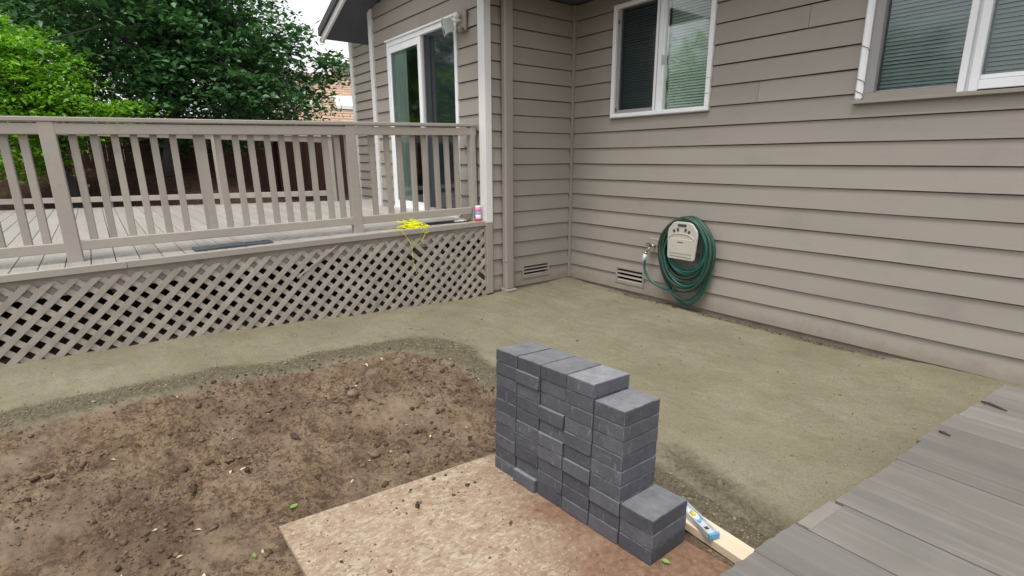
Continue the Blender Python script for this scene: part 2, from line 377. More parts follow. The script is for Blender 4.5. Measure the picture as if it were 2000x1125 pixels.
idx = np.arange(n0*n1).reshape(n0, n1)
GF = np.stack([idx[:-1, :-1], idx[1:, :-1], idx[1:, 1:], idx[:-1, 1:]], -1).reshape(-1, 4)

def ground_mat():
    mt, t, b = base_mat("ground_sand_and_soil")
    tc = t.nodes.new("ShaderNodeTexCoord"); v = tc.outputs["Object"]
    def attr(n):
        a = t.nodes.new("ShaderNodeAttribute"); a.attribute_name = n; return a.outputs["Fac"]
    sand = ramp(t, noise(t, v, 1.6, 6, 0.6), [(0.28, (0.168, 0.152, 0.101)), (0.5, (0.204, 0.187, 0.129)), (0.72, (0.240, 0.221, 0.158))])
    sand = mix(t, ramp(t, noise(t, v, 5.5, 6, 0.7), [(0.50, 0.0), (0.70, 0.55)]), sand, (0.148, 0.132, 0.084))
    st_ = t.nodes.new("ShaderNodeMapping"); st_.inputs["Scale"].default_value = (0.8, 7, 1); st_.inputs["Rotation"].default_value = (0, 0, 0.25); t.links.new(v, st_.inputs[0])
    sand = mix(t, ramp(t, noise(t, st_.outputs[0], 3.0, 5, 0.7), [(0.55, 0.0), (0.75, 0.4)]), sand, (0.165, 0.145, 0.095))
    sand = mix(t, ramp(t, noise(t, v, 34, 4, 0.75), [(0.29, 0.85), (0.37, 0.0)]), sand, (0.105, 0.090, 0.056))
    sand = mix(t, ramp(t, noise(t, v, 90, 4, 0.7), [(0.40, 0.45), (0.50, 0.0)]), sand, (0.125, 0.108, 0.068))
    sand = mix(t, ramp(t, noise(t, v, 160, 2, 0.6), [(0.66, 0.0), (0.78, 0.5)]), sand, (0.46, 0.43, 0.34))
    damp = mix(t, ramp(t, noise(t, v, 60, 5, 0.7), [(0.35, 0.0), (0.65, 1.0)]), (0.062, 0.055, 0.037), (0.150, 0.132, 0.090))
    soil = ramp(t, noise(t, v, 3.0, 7, 0.65), [(0.28, (0.080, 0.053, 0.033)), (0.5, (0.160, 0.112, 0.070)), (0.72, (0.225, 0.164, 0.108))])
    soil = mix(t, ramp(t, noise(t, v, 12, 6, 0.75), [(0.40, 0.8), (0.50, 0.0)]), soil, (0.070, 0.044, 0.031))
    soil = mix(t, ramp(t, noise(t, v, 45, 5, 0.7), [(0.42, 0.85), (0.49, 0.0)]), soil, (0.052, 0.033, 0.023))
    soil = mix(t, ramp(t, noise(t, v, 75, 4, 0.7), [(0.58, 0.0), (0.68, 0.6)]), soil, (0.235, 0.172, 0.122))
    soil = mix(t, ramp(t, noise(t, v, 120, 3, 0.7), [(0.36, 0.8), (0.44, 0.0)]), soil, (0.042, 0.027, 0.02))
    dust = t.nodes.new("ShaderNodeMapping"); dust.inputs["Location"].default_value = (3.1, 7.7, 0); t.links.new(v, dust.inputs[0])
    soil = mix(t, ramp(t, noise(t, dust.outputs[0], 2.3, 6, 0.65), [(0.47, 0.0), (0.66, 0.75)]), soil, (0.215, 0.165, 0.117))
    soil = mix(t, ramp(t, noise(t, v, 1.4, 5, 0.65), [(0.50, 0.0), (0.66, 0.6)]), soil, (0.075, 0.048, 0.034))
    bark = ramp(t, noise(t, v, 14, 6, 0.7), [(0.35, (0.020, 0.012, 0.009)), (0.65, (0.070, 0.042, 0.029))])
    def fuzzy(a, k=0.55):
        ad = t.nodes.new("ShaderNodeMath"); ad.operation = 'MULTIPLY_ADD'; ad.inputs[1].default_value = k
        t.links.new(noise(t, v, 22, 6, 0.7), ad.inputs[0])
        s = t.nodes.new("ShaderNodeMath"); s.operation = 'SUBTRACT'; s.inputs[1].default_value = k*0.5
        t.links.new(a, ad.inputs[2]); t.links.new(ad.outputs[0], s.inputs[0]); return s.outputs[0]
    c = mix(t, ramp(t, fuzzy(attr("ridge"), 0.7), [(0.25, 0.0), (0.75, 1.0)]), sand, damp)
    c = mix(t, ramp(t, fuzzy(attr("soil"), 0.8), [(0.35, 0.0), (0.75, 1.0)]), c, soil)
    c = mix(t, ramp(t, attr("bank"), [(0.05, 0.0), (0.3, 1.0)]), c, bark)
    t.links.new(c, b.inputs["Base Color"]); b.inputs["Roughness"].default_value = 0.92; b.inputs["Specular IOR Level"].default_value = 0.15
    p = bump(t, b, noise(t, v, 38, 8, 0.75), 0.55, 0.012)
    bump(t, b, noise(t, v, 220, 3, 0.7), 0.5, 0.002, p)
    return mt
me = raw_mesh("ground", np.stack([GX.ravel(), GY.ravel(), GZ.ravel()], 1), GF, ground_mat(),
              {"soil": GS.ravel(), "ridge": GR.ravel(), "bank": GB.ravel()}, True)
props(link("ground", me), "screeded olive sand around a patch of bare brown soil", None, None, "structure")

# ------------------------------------------------------------------ house
E_ = 0.17; BW = 1.2242
house = empty("house", (0, 0, 0), "taupe lap-sided house with two windows, a sliding glass door and a projecting bay", "house")
PX = {  # (u, out, z) -> xyz; the lap edges (out = .018) lie on the wall planes
    'R': lambda u, o, z: (u, 0.018-o, z), 'B': lambda u, o, z: (o-0.018, u, z),
    'D': lambda u, o, z: (u, -BW+0.018-o, z), 'M': lambda u, o, z: (u, 0.018-o, z)}
def side(wall, k, u0, u1, mat, cuts=(), ztop=9):
    fn = PX[wall]; z0, z1 = k*E_, min(k*E_+E_-0.008, ztop)
    if z1-z0 < 0.02: return
    def piece(mb, a, b_, za, zb):
        if b_-a < 0.01 or zb-za < 0.008: return
        of = lambda z: 0.0235-(z-z0)/E_*0.0165
        if zb-za > 0.05: pr = [(0.0140, za), (of(za), za), (of(zb), zb), (-0.006, zb), (-0.006, za+0.05), (0.0118, za+0.02)]
        else: pr = [(-0.006, za), (of(za), za), (of(zb), zb), (-0.006, zb)]
        n_ = max(1, int((b_-a)/0.45)); us_ = [a+(b_-a)*i/n_ for i in range(n_+1)]; rings = []
        for u in us_:
            dz = 0.0016*math.sin(u*2.1+k*1.7)+0.0010*math.sin(u*5.3+k*4.1); do = 0.0012*math.sin(u*3.1+k*2.9)
            rings += [fn(u, o+(do if o > 0.008 else 0), z+dz*(1-(z-z0)/E_)) for o, z in pr]
        m_ = len(pr); mb.add(rings, [tuple(range(m_))[::-1], tuple(n_*m_+i for i in range(m_))]+[(r*m_+i, r*m_+(i+1) % m_, (r+1)*m_+(i+1) % m_, (r+1)*m_+i) for r in range(n_) for i in range(m_)])
    segs = [(u0, u1)]
    mb = MB(); out = []
    hit = sorted([(max(c[0], u0), min(c[1], u1), c[2], c[3]) for c in cuts if c[3] > z0 and c[2] < z1 and c[1] > u0 and c[0] < u1])
    cur = u0; run = MB(); pieces = []
    for (ca, cb, cz0, cz1) in hit:
        piece(run, cur, ca, z0, z1)
        partial = (cz0 > z0+0.01) or (cz1 < z1-0.01)
        if cz0 > z0+0.01: piece(run, ca, cb, z0, cz0)
        if cz1 < z1-0.01: piece(run, ca, cb, cz1, z1)
        if not partial:
            pieces.append(run); run = MB()
        cur = cb
    piece(run, cur, u1, z0, z1); pieces.append(run)
    for q in pieces:
        if q.v: q.build("siding_board", mat, house)
W1 = (0.588, 1.757, 1.835, 2.93); W2 = (2.945, 4.30, 1.80, 2.93); DR = (-2.19, -0.505, 0.775, 2.87)
VR = (0.755, 1.147, 0.070, 0.252); VB = (-0.744, -0.335, 0.075, 0.236)
JOINTS = {11: 2.2, 14: 2.55}
for k in range(0, 18):
    if k in JOINTS:
        side('R', k, 0.030, JOINTS[k], m_sid_x, [W1, W2, VR]); side('R', k, JOINTS[k]+0.003, 7.0, m_sid_x, [W1, W2, VR])
    else: side('R', k, 0.030, 7.0, m_sid_x, [W1, W2, VR], 3.05)
    side('B', k, -BW+0.06, -0.030, m_sid_y, [VB], 3.05)
for k in range(4, 24):
    ztop = 3.9
    z = k*E_
    # gable end: boards shorten under the rake
    half = 9 if z < 3.1 else (3.84-z)/0.39
    a, b_ = max(-2.60, -1.34-half+0.25), min(-0.06, -1.34+half-0.25)
    if b_-a > 0.1: side('D', k, a, b_, m_sid_x, [DR])
for k in range(2, 24): side('M', k, -6.36, -2.70, m_sid_x, (), 4.0)

def wall_core(mb, fn, u0, u1, z0, z1, cuts, depth=0.15):
    """solid wall behind the boards, with real openings"""
    us = sorted({u0, u1, *[c for q in cuts for c in q[:2]]}); zs = sorted({z0, z1, *[c for q in cuts for c in q[2:]]})
    for i in range(len(us)-1):
        for j in range(len(zs)-1):
            um, zm = (us[i]+us[i+1])/2, (zs[j]+zs[j+1])/2
            if any(q[0] < um < q[1] and q[2] < zm < q[3] for q in cuts): continue
            mb.prism([(-depth, zs[j]), (-0.028, zs[j]), (-0.028, zs[j+1]), (-depth, zs[j+1])], lambda t_, o, z: fn(t_, o, z), us[i], us[i+1])
mb = MB(); wall_core(mb, PX['R'], 0.0, 7.0, 0.01, 3.06, [W1, W2, VR])
mb.build("wall", m_sid_x, house)
mb = MB(); wall_core(mb, PX['B'], -BW+0.02, 0.10, 0.01, 3.06, [VB]); mb.build("wall", m_sid_y, house)
mb = MB(); wall_core(mb, PX['D'], -2.66, -0.17, 0.30, 3.0, [DR])
mb.prism([(-2.66, 3.0), (-0.17, 3.0), (-0.17, 3.30), (-1.34, 3.76), (-2.66, 3.30)], lambda t_, x, z: (x, t_, z), -BW+0.02, -BW+0.15)
mb.build("wall", m_sid_x, house)
mb = MB(); wall_core(mb, PX['M'], -6.42, -2.60, 0.0, 4.0, []); mb.box(-2.66, -2.52, -BW+0.17, 0.0, 0.0, 3.3); mb.build("wall", m_sid_y, house)
mb = MB(); mb.box(-0.16, 7.0, 0.005, 0.16, -0.5, 0.006); mb.box(-0.16, -0.005, -BW+0.02, 0.0, -0.5, 0.006); mb.build("foundation", m_conc, house)
# corner boards
MB().box(-0.004, 0.026, -0.030, 0.012, 0.004, 3.05).build("corner_trim", m_trim, house, bev=0.003)
mb = MB(); mb.box(-0.090, 0.024, -BW-0.024, -BW-0.002, 0.755, 3.25); mb.box(-0.004, 0.024, -BW-0.002, -BW+0.058, 0.755, 3.05)
mb.build("corner_trim", m_wtrim, house, bev=0.003)
mb = MB(); mb.box(-0.004, 0.022, -BW-0.022, -BW+0.055, -0.02, 0.75); mb.build("corner_trim", m_trim, house, bev=0.003)
mb = MB(); mb.box(-2.70, -2.602, -BW-0.026, -BW+0.017, 0.76, 3.42); mb.box(-2.70, -2.672, -BW+0.02, 0.0, 0.76, 3.1)
mb.build("corner_trim", m_wtrim, house, bev=0.003)
MB().box(-6.46, -6.36, -0.03, 0.016, 0.4, 4.0).build("corner_trim", m_wtrim, house, bev=0.003)
# soffits, roof, rake
mb = MB(); mb.box(-0.12, 0.65, -1.62, 0.14, 3.065, 3.10); mb.box(0.65, 8.0, -0.48, 0.14, 3.065, 3.10); mb.build("soffit", m_soffit, house)
mb = MB(); mb.box(0.66, 8.0, -0.51, -0.48, 3.02, 3.20); mb.box(0.65, 0.68, -1.70, -0.51, 3.02, 3.20); mb.build("fascia", m_wtrim, house)
def roof_slope(x0, z0, x1, z1, y0, y1, th, name, mat):
    q = MB(); q.prism([(x0, z0), (x1, z1), (x1, z1+th), (x0, z0+th)], lambda t_, x, z: (x, t_, z), y0, y1); return q.build(name, mat, house)
roof_slope(-3.36, 3.06, -1.34, 3.85, -1.62, 1.5, 0.03, "soffit", m_soffit)
roof_slope(-3.38, 3.095, -1.34, 3.885, -1.69, 1.8, 0.10, "roof", m_shingle)
roof_slope(0.68, 3.205, -1.34, 3.99, -1.69, 1.8, 0.06, "roof", m_shingle)
roof_slope(-3.37, 3.01, -1.34, 3.80, -1.655, -1.625, 0.15, "fascia", m_wtrim)
roof_slope(0.66, 3.01, -1.34, 3.80, -1.655, -1.625, 0.15, "fascia", m_wtrim)
mb = MB(); mb.prism([(-0.51, 3.205), (4.0, 4.9), (4.0, 5.0), (-0.51, 3.30)], lambda t_, y, z: (t_, y, z), 0.2, 8.0)
mb.prism([(-0.3, 4.0), (4.0, 5.4), (4.0, 5.5), (-0.3, 4.1)], lambda t_, y, z: (t_, y, z), -6.7, 0.19); mb.build("roof", m_shingle, house)
# downspout
ds = MB(); ds.box(0.012, 0.085, -1.040, -0.925, 0.0, 3.06)
dso = ds.build("downspout", m_drain, house, bev=0.014)
MB().box(0.0105, 0.0865, -1.0418, -0.9232, 0.315, 0.33).build("downspout_joint", m_drain, dso, bev=0.004)
q = MB(); q.prism([(0.0, -0.03), (0.10, -0.05), (0.11, 0.0), (0.0, 0.015)], lambda t_, x, z: (x+0.005, t_, z), -1.05, -0.905); q.build("downspout_shoe", m_drain, dso, bev=0.004)
# vents
def vent(fn, r):
    v = empty("foundation_vent", parent=house)
    u0, u1, z0, z1 = r; f = MB(); t_ = 0.022
    for (a, b_, c, d) in ((u0, u1, z1-t_, z1), (u0, u1, z0, z0+t_), (u0, u0+t_, z0+t_, z1-t_), (u1-t_, u1, z0+t_, z1-t_)):
        f.prism([(0.0, c), (0.026, c), (0.026, d), (0.0, d)], fn, a, b_)
    f.build("frame", m_trim, v)
    n = 3; h = (z1-z0-2*t_)/n
    for i in range(n-0):
        zc = z0+t_+h*i
        MB().prism([(0.020, zc+0.002), (0.024, zc+0.006), (0.004, zc+h*0.50), (0.0, zc+h*0.46)], fn, u0+t_, u1-t_).build("louver", m_trim, v)
    MB().prism([(-0.14, z0), (-0.05, z0), (-0.05, z1), (-0.14, z1)], fn, u0, u1).build("back_panel", m_void, v)
vent(PX['R'], VR); vent(PX['B'], VB)
# outlet cover on the bay wall
MB().prism([(0.0, 1.545), (0.045, 1.545), (0.045, 1.66), (0.0, 1.66)], PX['D'], -0.40, -0.275).build("outlet_cover", m_trim, house, bev=0.004)

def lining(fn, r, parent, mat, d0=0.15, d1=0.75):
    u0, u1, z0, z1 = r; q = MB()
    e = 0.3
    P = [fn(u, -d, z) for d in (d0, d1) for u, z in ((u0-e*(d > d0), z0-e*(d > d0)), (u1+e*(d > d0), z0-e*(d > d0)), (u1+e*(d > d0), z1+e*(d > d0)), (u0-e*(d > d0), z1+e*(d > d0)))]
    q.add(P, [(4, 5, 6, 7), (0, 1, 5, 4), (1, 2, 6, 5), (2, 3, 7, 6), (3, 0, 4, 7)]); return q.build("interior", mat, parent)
def bar(q, fn, a, b_, c, d, o0, o1): return q.prism([(o0, c), (o1, c), (o1, d), (o0, d)], fn, a, b_)
def pane(name, fn, a, b_, c, d, o, mat, parent):
    q = MB(); q.add([fn(a, o, c), fn(b_, o, c), fn(b_, o, d), fn(a, o, d)], [(0, 1, 2, 3)]); return q.build(name, mat, parent)
def blinds(fn, a, b_, z0, z1, mat, parent, o=-0.085, pitch=0.0255, single=False, tilt=0.75):
    n = int((z1-z0)/pitch); joined = MB()
    for i in range(n):
        z = z0+i*pitch+0.006; q = MB() if single else joined
        w = 0.0145*(1+0.05*rnd.uniform(-1, 1)); ta = tilt+rnd.uniform(-0.06, 0.06)
        dz, do = w*math.sin(ta*1.3), w*math.cos(ta*1.3)
        sag = rnd.uniform(-0.0015, 0.0015)
        q.prism([(o-do, z+dz), (o, z+0.002), (o+do, z-dz), (o+do, z-dz+0.0012), (o, z+0.0034), (o-do, z+dz+0.0012)], lambda t_, oo, zz, s=sag: fn(t_, oo, zz+s*(t_-a)/(b_-a)), a, b_)
        if single: q.build("blind_slat", mat, parent)
    if not single: joined.build("blind_slats", mat, parent)["kind"] = "stuff"

fnR = PX['R']
# --- window beside the corner
w1 = empty("window", parent=house)
q = MB(); u0, u1, z0, z1 = W1
bar(q, fnR, u0, u1, z0, z0+0.038, -0.10, 0.040); bar(q, fnR, u0, u1, z1-0.04, z1, -0.10, 0.040)
bar(q, fnR, u0, u0+0.042, z0+0.038, z1-0.04, -0.10, 0.040); bar(q, fnR, u1-0.045, u1, z0+0.038, z1-0.04, -0.10, 0.040)
q.build("frame", m_white, w1, bev=0.004)
bar(MB(), fnR, u0-0.003, u1+0.003, z0-0.008, z0-0.001, 0.0, 0.044).build("sill", m_greyframe, w1)
q = MB(); bar(q, fnR, 1.130, 1.207, z0+0.039, z1-0.041, -0.06, 0.030); q.build("mullion", m_white, w1, bev=0.004)
q = MB(); bar(q, fnR, 1.163, 1.169, z0+0.04, z1-0.042, 0.0295, 0.032); q.build("mullion_groove", m_greyframe, w1)
q = MB(); a, b_, c, d = 0.631, 1.129, z0+0.039, z1-0.041
for (p1, p2, p3, p4) in ((a, b_, c, c+0.035), (a, a+0.045, c+0.035, d), (b_-0.012, b_, c+0.035, d)): bar(q, fnR, p1, p2, p3, p4, -0.03, 0.012)
q.build("screen_frame", m_greyframe, w1)
q = MB()
for zz in (2.045-0.15, 2.75): bar(q, fnR, 0.648, 0.656, zz, zz+0.035, 0.0, 0.022)
q.build("screen_clip", m_slot, w1)
pane("insect_screen", fnR, a+0.045, b_-0.012, c+0.035, d, -0.004, m_screen, w1)
pane("pane", fnR, a+0.03, b_, c+0.02, d, -0.035, m_glass2, w1)
pane("pane", fnR, 1.205, u1-0.044, c, d, -0.012, m_glass2, w1)
q = MB(); bar(q, fnR, 1.207, 1.222, c+0.001, d-0.001, -0.05, 0.008); q.build("sash", m_white, w1)
bar(MB(), fnR, 1.210, 1.236, 2.290, 2.375, 0.008, 0.024).build("latch", m_cream, w1, bev=0.004)
blinds(fnR, 0.64, 1.13, z0+0.05, z1-0.05, m_blind2, w1); blinds(fnR, 1.225, u1-0.05, z0+0.045, z1-0.05, m_blind2, w1)
lining(fnR, W1, w1, m_dark)
q = MB()
for zz in (2.115, 1.985): q.tube([fnR(1.705, 0.041, zz), fnR(1.76, 0.045, zz-0.004), fnR(1.79, 0.025, zz-0.012), fnR(1.80, 0.022, zz-0.05)], 0.0018, 5)
q.build("wire", m_metal, w1)
# --- window at the right
w2 = empty("window", parent=house); u0, u1, z0, z1 = W2
q = MB(); bar(q, fnR, u0+0.004, 2.998, 1.819, z1, -0.02, 0.055); q.build("side_trim", m_white, w2, bev=0.012)
q = MB(); bar(q, fnR, 2.999, 3.062, 1.862, z1, -0.10, 0.030); bar(q, fnR, 3.062, 3.537, 1.862, 1.874, -0.10, 0.010); q.build("side_jamb", m_greyframe, w2, bev=0.003)
q = MB(); bar(q, fnR, 2.999, 3.538, 1.818, 1.861, -0.10, 0.034); q.build("lower_jamb", m_trim, w2, bev=0.003)
q = MB(); bar(q, fnR, u0-0.004, 5.2, 1.792, 1.8175, 0.0, 0.062); q.build("sill", m_trim, w2, bev=0.003)
q = MB(); bar(q, fnR, 3.538, 3.576, 1.819, z1, -0.08, 0.045); bar(q, fnR, 3.576, 3.596, 1.819, z1, -0.08, 0.018); bar(q, fnR, 3.596, 3.642, 1.819, z1, -0.08, 0.045)
q.build("mullion", m_white, w2, bev=0.003)
q = MB(); bar(q, fnR, 3.642, 4.2, 1.828, 1.885, -0.08, 0.036); bar(q, fnR, 3.642, 4.2, 1.889, 1.915, -0.08, 0.018); q.build("sash", m_white, w2, bev=0.003)
q = MB(); bar(q, fnR, 4.2, 4.30, 1.82, z1, -0.10, 0.045); bar(q, fnR, u0+0.01, 4.3, z1-0.0, z1+0.04, -0.1, 0.05); q.build("frame", m_white, w2)
pane("pane", fnR, 3.062, 3.538, 1.874, z1, -0.02, m_glass, w2); pane("pane", fnR, 3.642, 4.2, 1.915, z1, 0.0, m_glass, w2)
blinds(fnR, 3.066, 3.535, 1.876, z1-0.03, m_blind, w2, o=-0.06, pitch=0.0255, single=True); blinds(fnR, 3.645, 4.198, 1.918, z1-0.03, m_blind, w2, o=-0.05, pitch=0.0275, single=True)
lining(fnR, W2, w2, m_dark)
q = MB()
for zz in (1.872, 1.955, 2.175): q.tube([fnR(2.945, 0.052, zz+0.012), fnR(2.952, 0.058, zz+0.010), fnR(2.998, 0.059, zz-0.01), fnR(3.004, 0.040, zz-0.03)], 0.0022, 5)
q.build("wire", m_slot, w2)
# --- sliding door
fnD = PX['D']; dr = empty("sliding_door", parent=house); u0, u1, z0, z1 = DR
q = MB(); bar(q, fnD, u0, u0+0.055, z0, z1-0.055, -0.12, 0.032); bar(q, fnD, u1-0.05, u1, z0, z1-0.055, -0.12, 0.032); bar(q, fnD, u0, u1, z1-0.055, z1, -0.12, 0.032)
q.build("frame", m_white, dr, bev=0.004)
bar(MB(), fnD, u0-0.006, u1+0.006, z1+0.002, z1+0.022, 0.0, 0.055).build("drip_cap", m_white, dr, bev=0.003)
q = MB(); bar(q, fnD, u0, u1, z0-0.02, z0+0.02, -0.12, 0.06); q.build("threshold", m_wtrim, dr)
q = MB(); a, b_ = u0+0.056, -1.372
bar(q, fnD, a, b_, z0+0.021, z0+0.105, -0.09, 0.022); bar(q, fnD, a, b_, z1-0.135, z1-0.056, -0.09, 0.022); bar(q, fnD, a, a+0.03, z0+0.105, z1-0.135, -0.09, 0.022)
q.build("fixed_panel", m_white, dr, bev=0.003)
q = MB(); bar(q, fnD, -1.371, -1.300, z0+0.021, z1-0.056, -0.09, 0.028); q.build("stile", m_white, dr, bev=0.004)
q = MB(); bar(q, fnD, -1.299, u1-0.051, z0+0.021, z0+0.06, -0.04, 0.010); bar(q, fnD, -1.299, -1.262, z0+0.06, z1-0.056, -0.04, 0.008); q.build("screen_frame", m_greyframe, dr)
pane("pane", fnD, a+0.03, b_, z0+0.105, z1-0.135, 0.012, m_glass2, dr)
pane("pane", fnD, -1.30, u1-0.05, z0+0.05, z1-0.056, -0.07, m_glass2, dr)
pane("insect_screen", fnD, -1.262, u1-0.051, z0+0.06, z1-0.056, -0.005, m_screen, dr)
q = MB(); n = 40; pts = []
for i in range(n+1):
    u = a+0.02+i/n*0.36; pts.append((u, -0.055+0.022*math.sin(i*1.15)+0.009*math.sin(i*2.7)))
vs = [fnD(u, o, z) for u, o in pts for z in (z0+0.05, z1-0.1)]
q.add(vs, [(2*i, 2*i+2, 2*i+3, 2*i+1) for i in range(n)]); q.build("curtain", m_curtain, dr, True)
lining(fnD, DR, dr, m_dark, 0.12, 1.0)

# ------------------------------------------------------------------ deck with lattice skirt and railing
TH = R(1.10)
deck = empty("deck", (0, -1.24, 0.766), "grey painted timber deck with baluster railing and diagonal lattice skirt", "deck", rot=(TH, 0, 0))
def far_x(yl):      # the deck is cut off at an angle along its far side
    return -3.95-(-yl)*0.60
bwid = 0.140; n = 40
for i in range(n):
    y1 = -0.01-i*(bwid+0.005); y0 = y1-bwid
    xa = far_x((y0+y1)/2)
    q = MB(); q.box(xa, -0.032-rnd.uniform(0, 0.004), y0, y1, -0.030, 0.0)
    q.build("deck_board", m_deckboard, deck, bev=0.003)
for i in range(8):
    y0 = 0.0+i*(bwid+0.005)
    MB().box(-3.95+0.4*y0, -2.72, y0, y0+bwid, -0.030, 0.0).build("deck_board", m_deckboard, deck, bev=0.003)
for (ya, yb) in ((-3.14, 0.0), (-5.8, -3.143)):
    MB().box(-0.030, 0.004, ya, yb, -0.042, 0.008).build("edge_trim", m_deckpaint, deck, bev=0.003)
MB().box(-0.075, -0.036, -5.8, 0.0, -0.185, -0.0435).build("rim_joist", m_lattice, deck)
q = MB()
for yl in np.arange(-5.7, 0, 0.61): q.box(far_x(yl)+0.1, -0.08, yl, yl+0.04, -0.22, -0.032)
q.build("joists", m_joist, deck)
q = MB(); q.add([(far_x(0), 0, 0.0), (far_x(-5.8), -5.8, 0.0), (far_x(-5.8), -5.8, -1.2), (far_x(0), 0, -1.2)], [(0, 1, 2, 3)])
q.add([(far_x(-5.8), -5.8, 0), (0, -5.8, 0), (0, -5.8, -1.2), (far_x(-5.8), -5.8, -1.2)], [(0, 1, 2, 3)]); q.build("light_block_panel", m_joist, deck)  # unseen sheets added to stop light leaking in under the deck
def clip(poly, rect):
    y0, y1, z0, z1 = rect
    for ax, lim, sgn in ((0, y0, 1), (0, y1, -1), (1, z0, 1), (1, z1, -1)):
        out = []
        for i in range(len(poly)):
            a, b_ = poly[i-1], poly[i]; ia, ib = sgn*(a[ax]-lim) >= 0, sgn*(b_[ax]-lim) >= 0
            if ia != ib:
                t_ = (lim-a[ax])/(b_[ax]-a[ax]); out.append((a[0]+(b_[0]-a[0])*t_, a[1]+(b_[1]-a[1])*t_))
            if ib: out.append(b_)
        poly = out
        if not poly: return poly
    return poly
LZ0, LZ1 = -0.84, -0.078; lat = empty("lattice_skirt", parent=deck)
ang = R(42.5); pitch = 0.1265; sw = 0.0400/math.sin(ang)
def slat(ytop, d, x0, x1, zt=LZ1, rect=None, jit=True):
    dy = (LZ1-LZ0)/math.tan(ang)*d; j = rnd.uniform(-0.006, 0.006) if jit else 0
    zz = zt+(rnd.uniform(-0.012, 0.004) if jit else 0)
    poly = [(ytop+j-sw/2, LZ1+0.02), (ytop+j+sw/2, LZ1+0.02), (ytop-dy+sw/2, LZ0), (ytop-dy-sw/2, LZ0)]
    poly = clip(poly, rect or (-5.8, 0.0+rnd.uniform(-0.02, 0.0), LZ0, zz))
    if len(poly) < 3: return
    MB().prism(poly, lambda t_, y, z: (t_, y, z), x0, x1).build("lattice_slat", m_lattice, lat)
for i in range(-2, 58):
    yt = 0.62-i*pitch
    if i == 10:      # one broken slat: a stub, and the loose piece set askew
        slat(yt, 1, -0.015, -0.008, rect=(-5.8, 0, LZ0, -0.30)); slat(yt, 1, -0.015, -0.008, rect=(-5.8, 0, -0.15, LZ1)); continue
    if i == 1:
        slat(yt, 1, -0.015, -0.008, rect=(-5.8, -0.06, LZ0, -0.62)); continue
    slat(yt, 1, -0.015, -0.008)
for i in range(-2, 62):
    slat(0.30-i*pitch-0.05 if False else 0.05-i*pitch+0.02, -1, -0.0225, -0.0155)
q = MB(); q.prism([(-1.66, -0.10), (-1.62, -0.06), (-1.96, -0.27), (-1.99, -0.305)], lambda t_, y, z: (t_, y, z), -0.006, 0.004); q.build("lattice_slat", m_lattice, lat)
MB().box(-0.035, -0.006, -0.02, 0.012, -0.80, -0.05).build("end_post", m_trim, lat)
# railing along the front
XR = 0.0
rail = empty("railing", parent=deck, loc=(-0.165, 0, 0), rot=(0, 0, -0.040))
Y0R, Y1R = 0.012, -5.6
MB().box(XR-0.085, XR+0.034, Y1R, Y0R, 0.975, 1.005).build("cap_rail", m_deckpaint, rail, bev=0.004)
MB().box(XR-0.016, XR+0.0255, Y1R, Y0R, 0.889, 0.963).build("upper_rail", m_deckpaint, rail, bev=0.004)
KR = 1.0061
POSTS = [-3.430, -1.325, -0.035, -5.40]
edges = [Y0R, -0.06, -1.345, -3.425, -5.35]
MB().box(XR-0.018, XR+0.022, -1.283, -0.07, 0.078, 0.150).build("lower_rail", m_deckpaint, rail, bev=0.004)
MB().box(XR-0.018, XR+0.022, -3.388, -1.367, 0.080, 0.150).build("lower_rail", m_deckpaint, rail, bev=0.004)
MB().box(XR-0.018, XR+0.022, -5.36, -3.472, 0.075, 0.145).build("lower_rail", m_deckpaint, rail, bev=0.004)
for yp in POSTS:
    w = 0.045 if yp != -0.035 else 0.03
    MB().box(XR-0.055, XR+0.028, yp-w, yp+w, -0.02, 0.974).build("post", m_deckpaint, rail, bev=0.004)
BAL = [-4.907, -4.806, -4.540, -4.425, -4.303, -4.185, -4.066, -3.943, -3.751-0.03, -3.628, -3.503, -3.382, -3.255, -3.139, -3.023, -2.896, -2.769, -2.66, -2.315-0.02, -2.17, -2.04, -1.90, -1.765, -1.628, -1.50, -1.385]
bal_me = MB().box(-0.021, 0.021, -0.0235, 0.0235, 0.10, 0.93).mesh("baluster", m_deckpaint, False, 0.003)
for i, yb in enumerate(BAL):
    yl = -4.486+(yb+4.486)*(4.638+0.165-0.040*(yb+1.24))/4.908+1.24
    # the balusters stand behind the rails' outer faces
    link("baluster", bal_me, rail, (XR-0.040, yl, rnd.uniform(-0.004, 0.004)), (rnd.uniform(-0.006, 0.006), 0, rnd.uniform(-0.05, 0.05)))
for yb in (-5.03, -5.15, -5.27, -5.39, -5.5, -5.63):
    link("baluster", bal_me, rail, (XR-0.038, yb+1.24-0.02, 0))
MB().box(-0.02, 0.02, -0.028, 0.028, 0.10, 0.93).build("baluster", m_deckpaint, rail, loc=(XR-0.038, -3.772+1.24+0.02, 0))
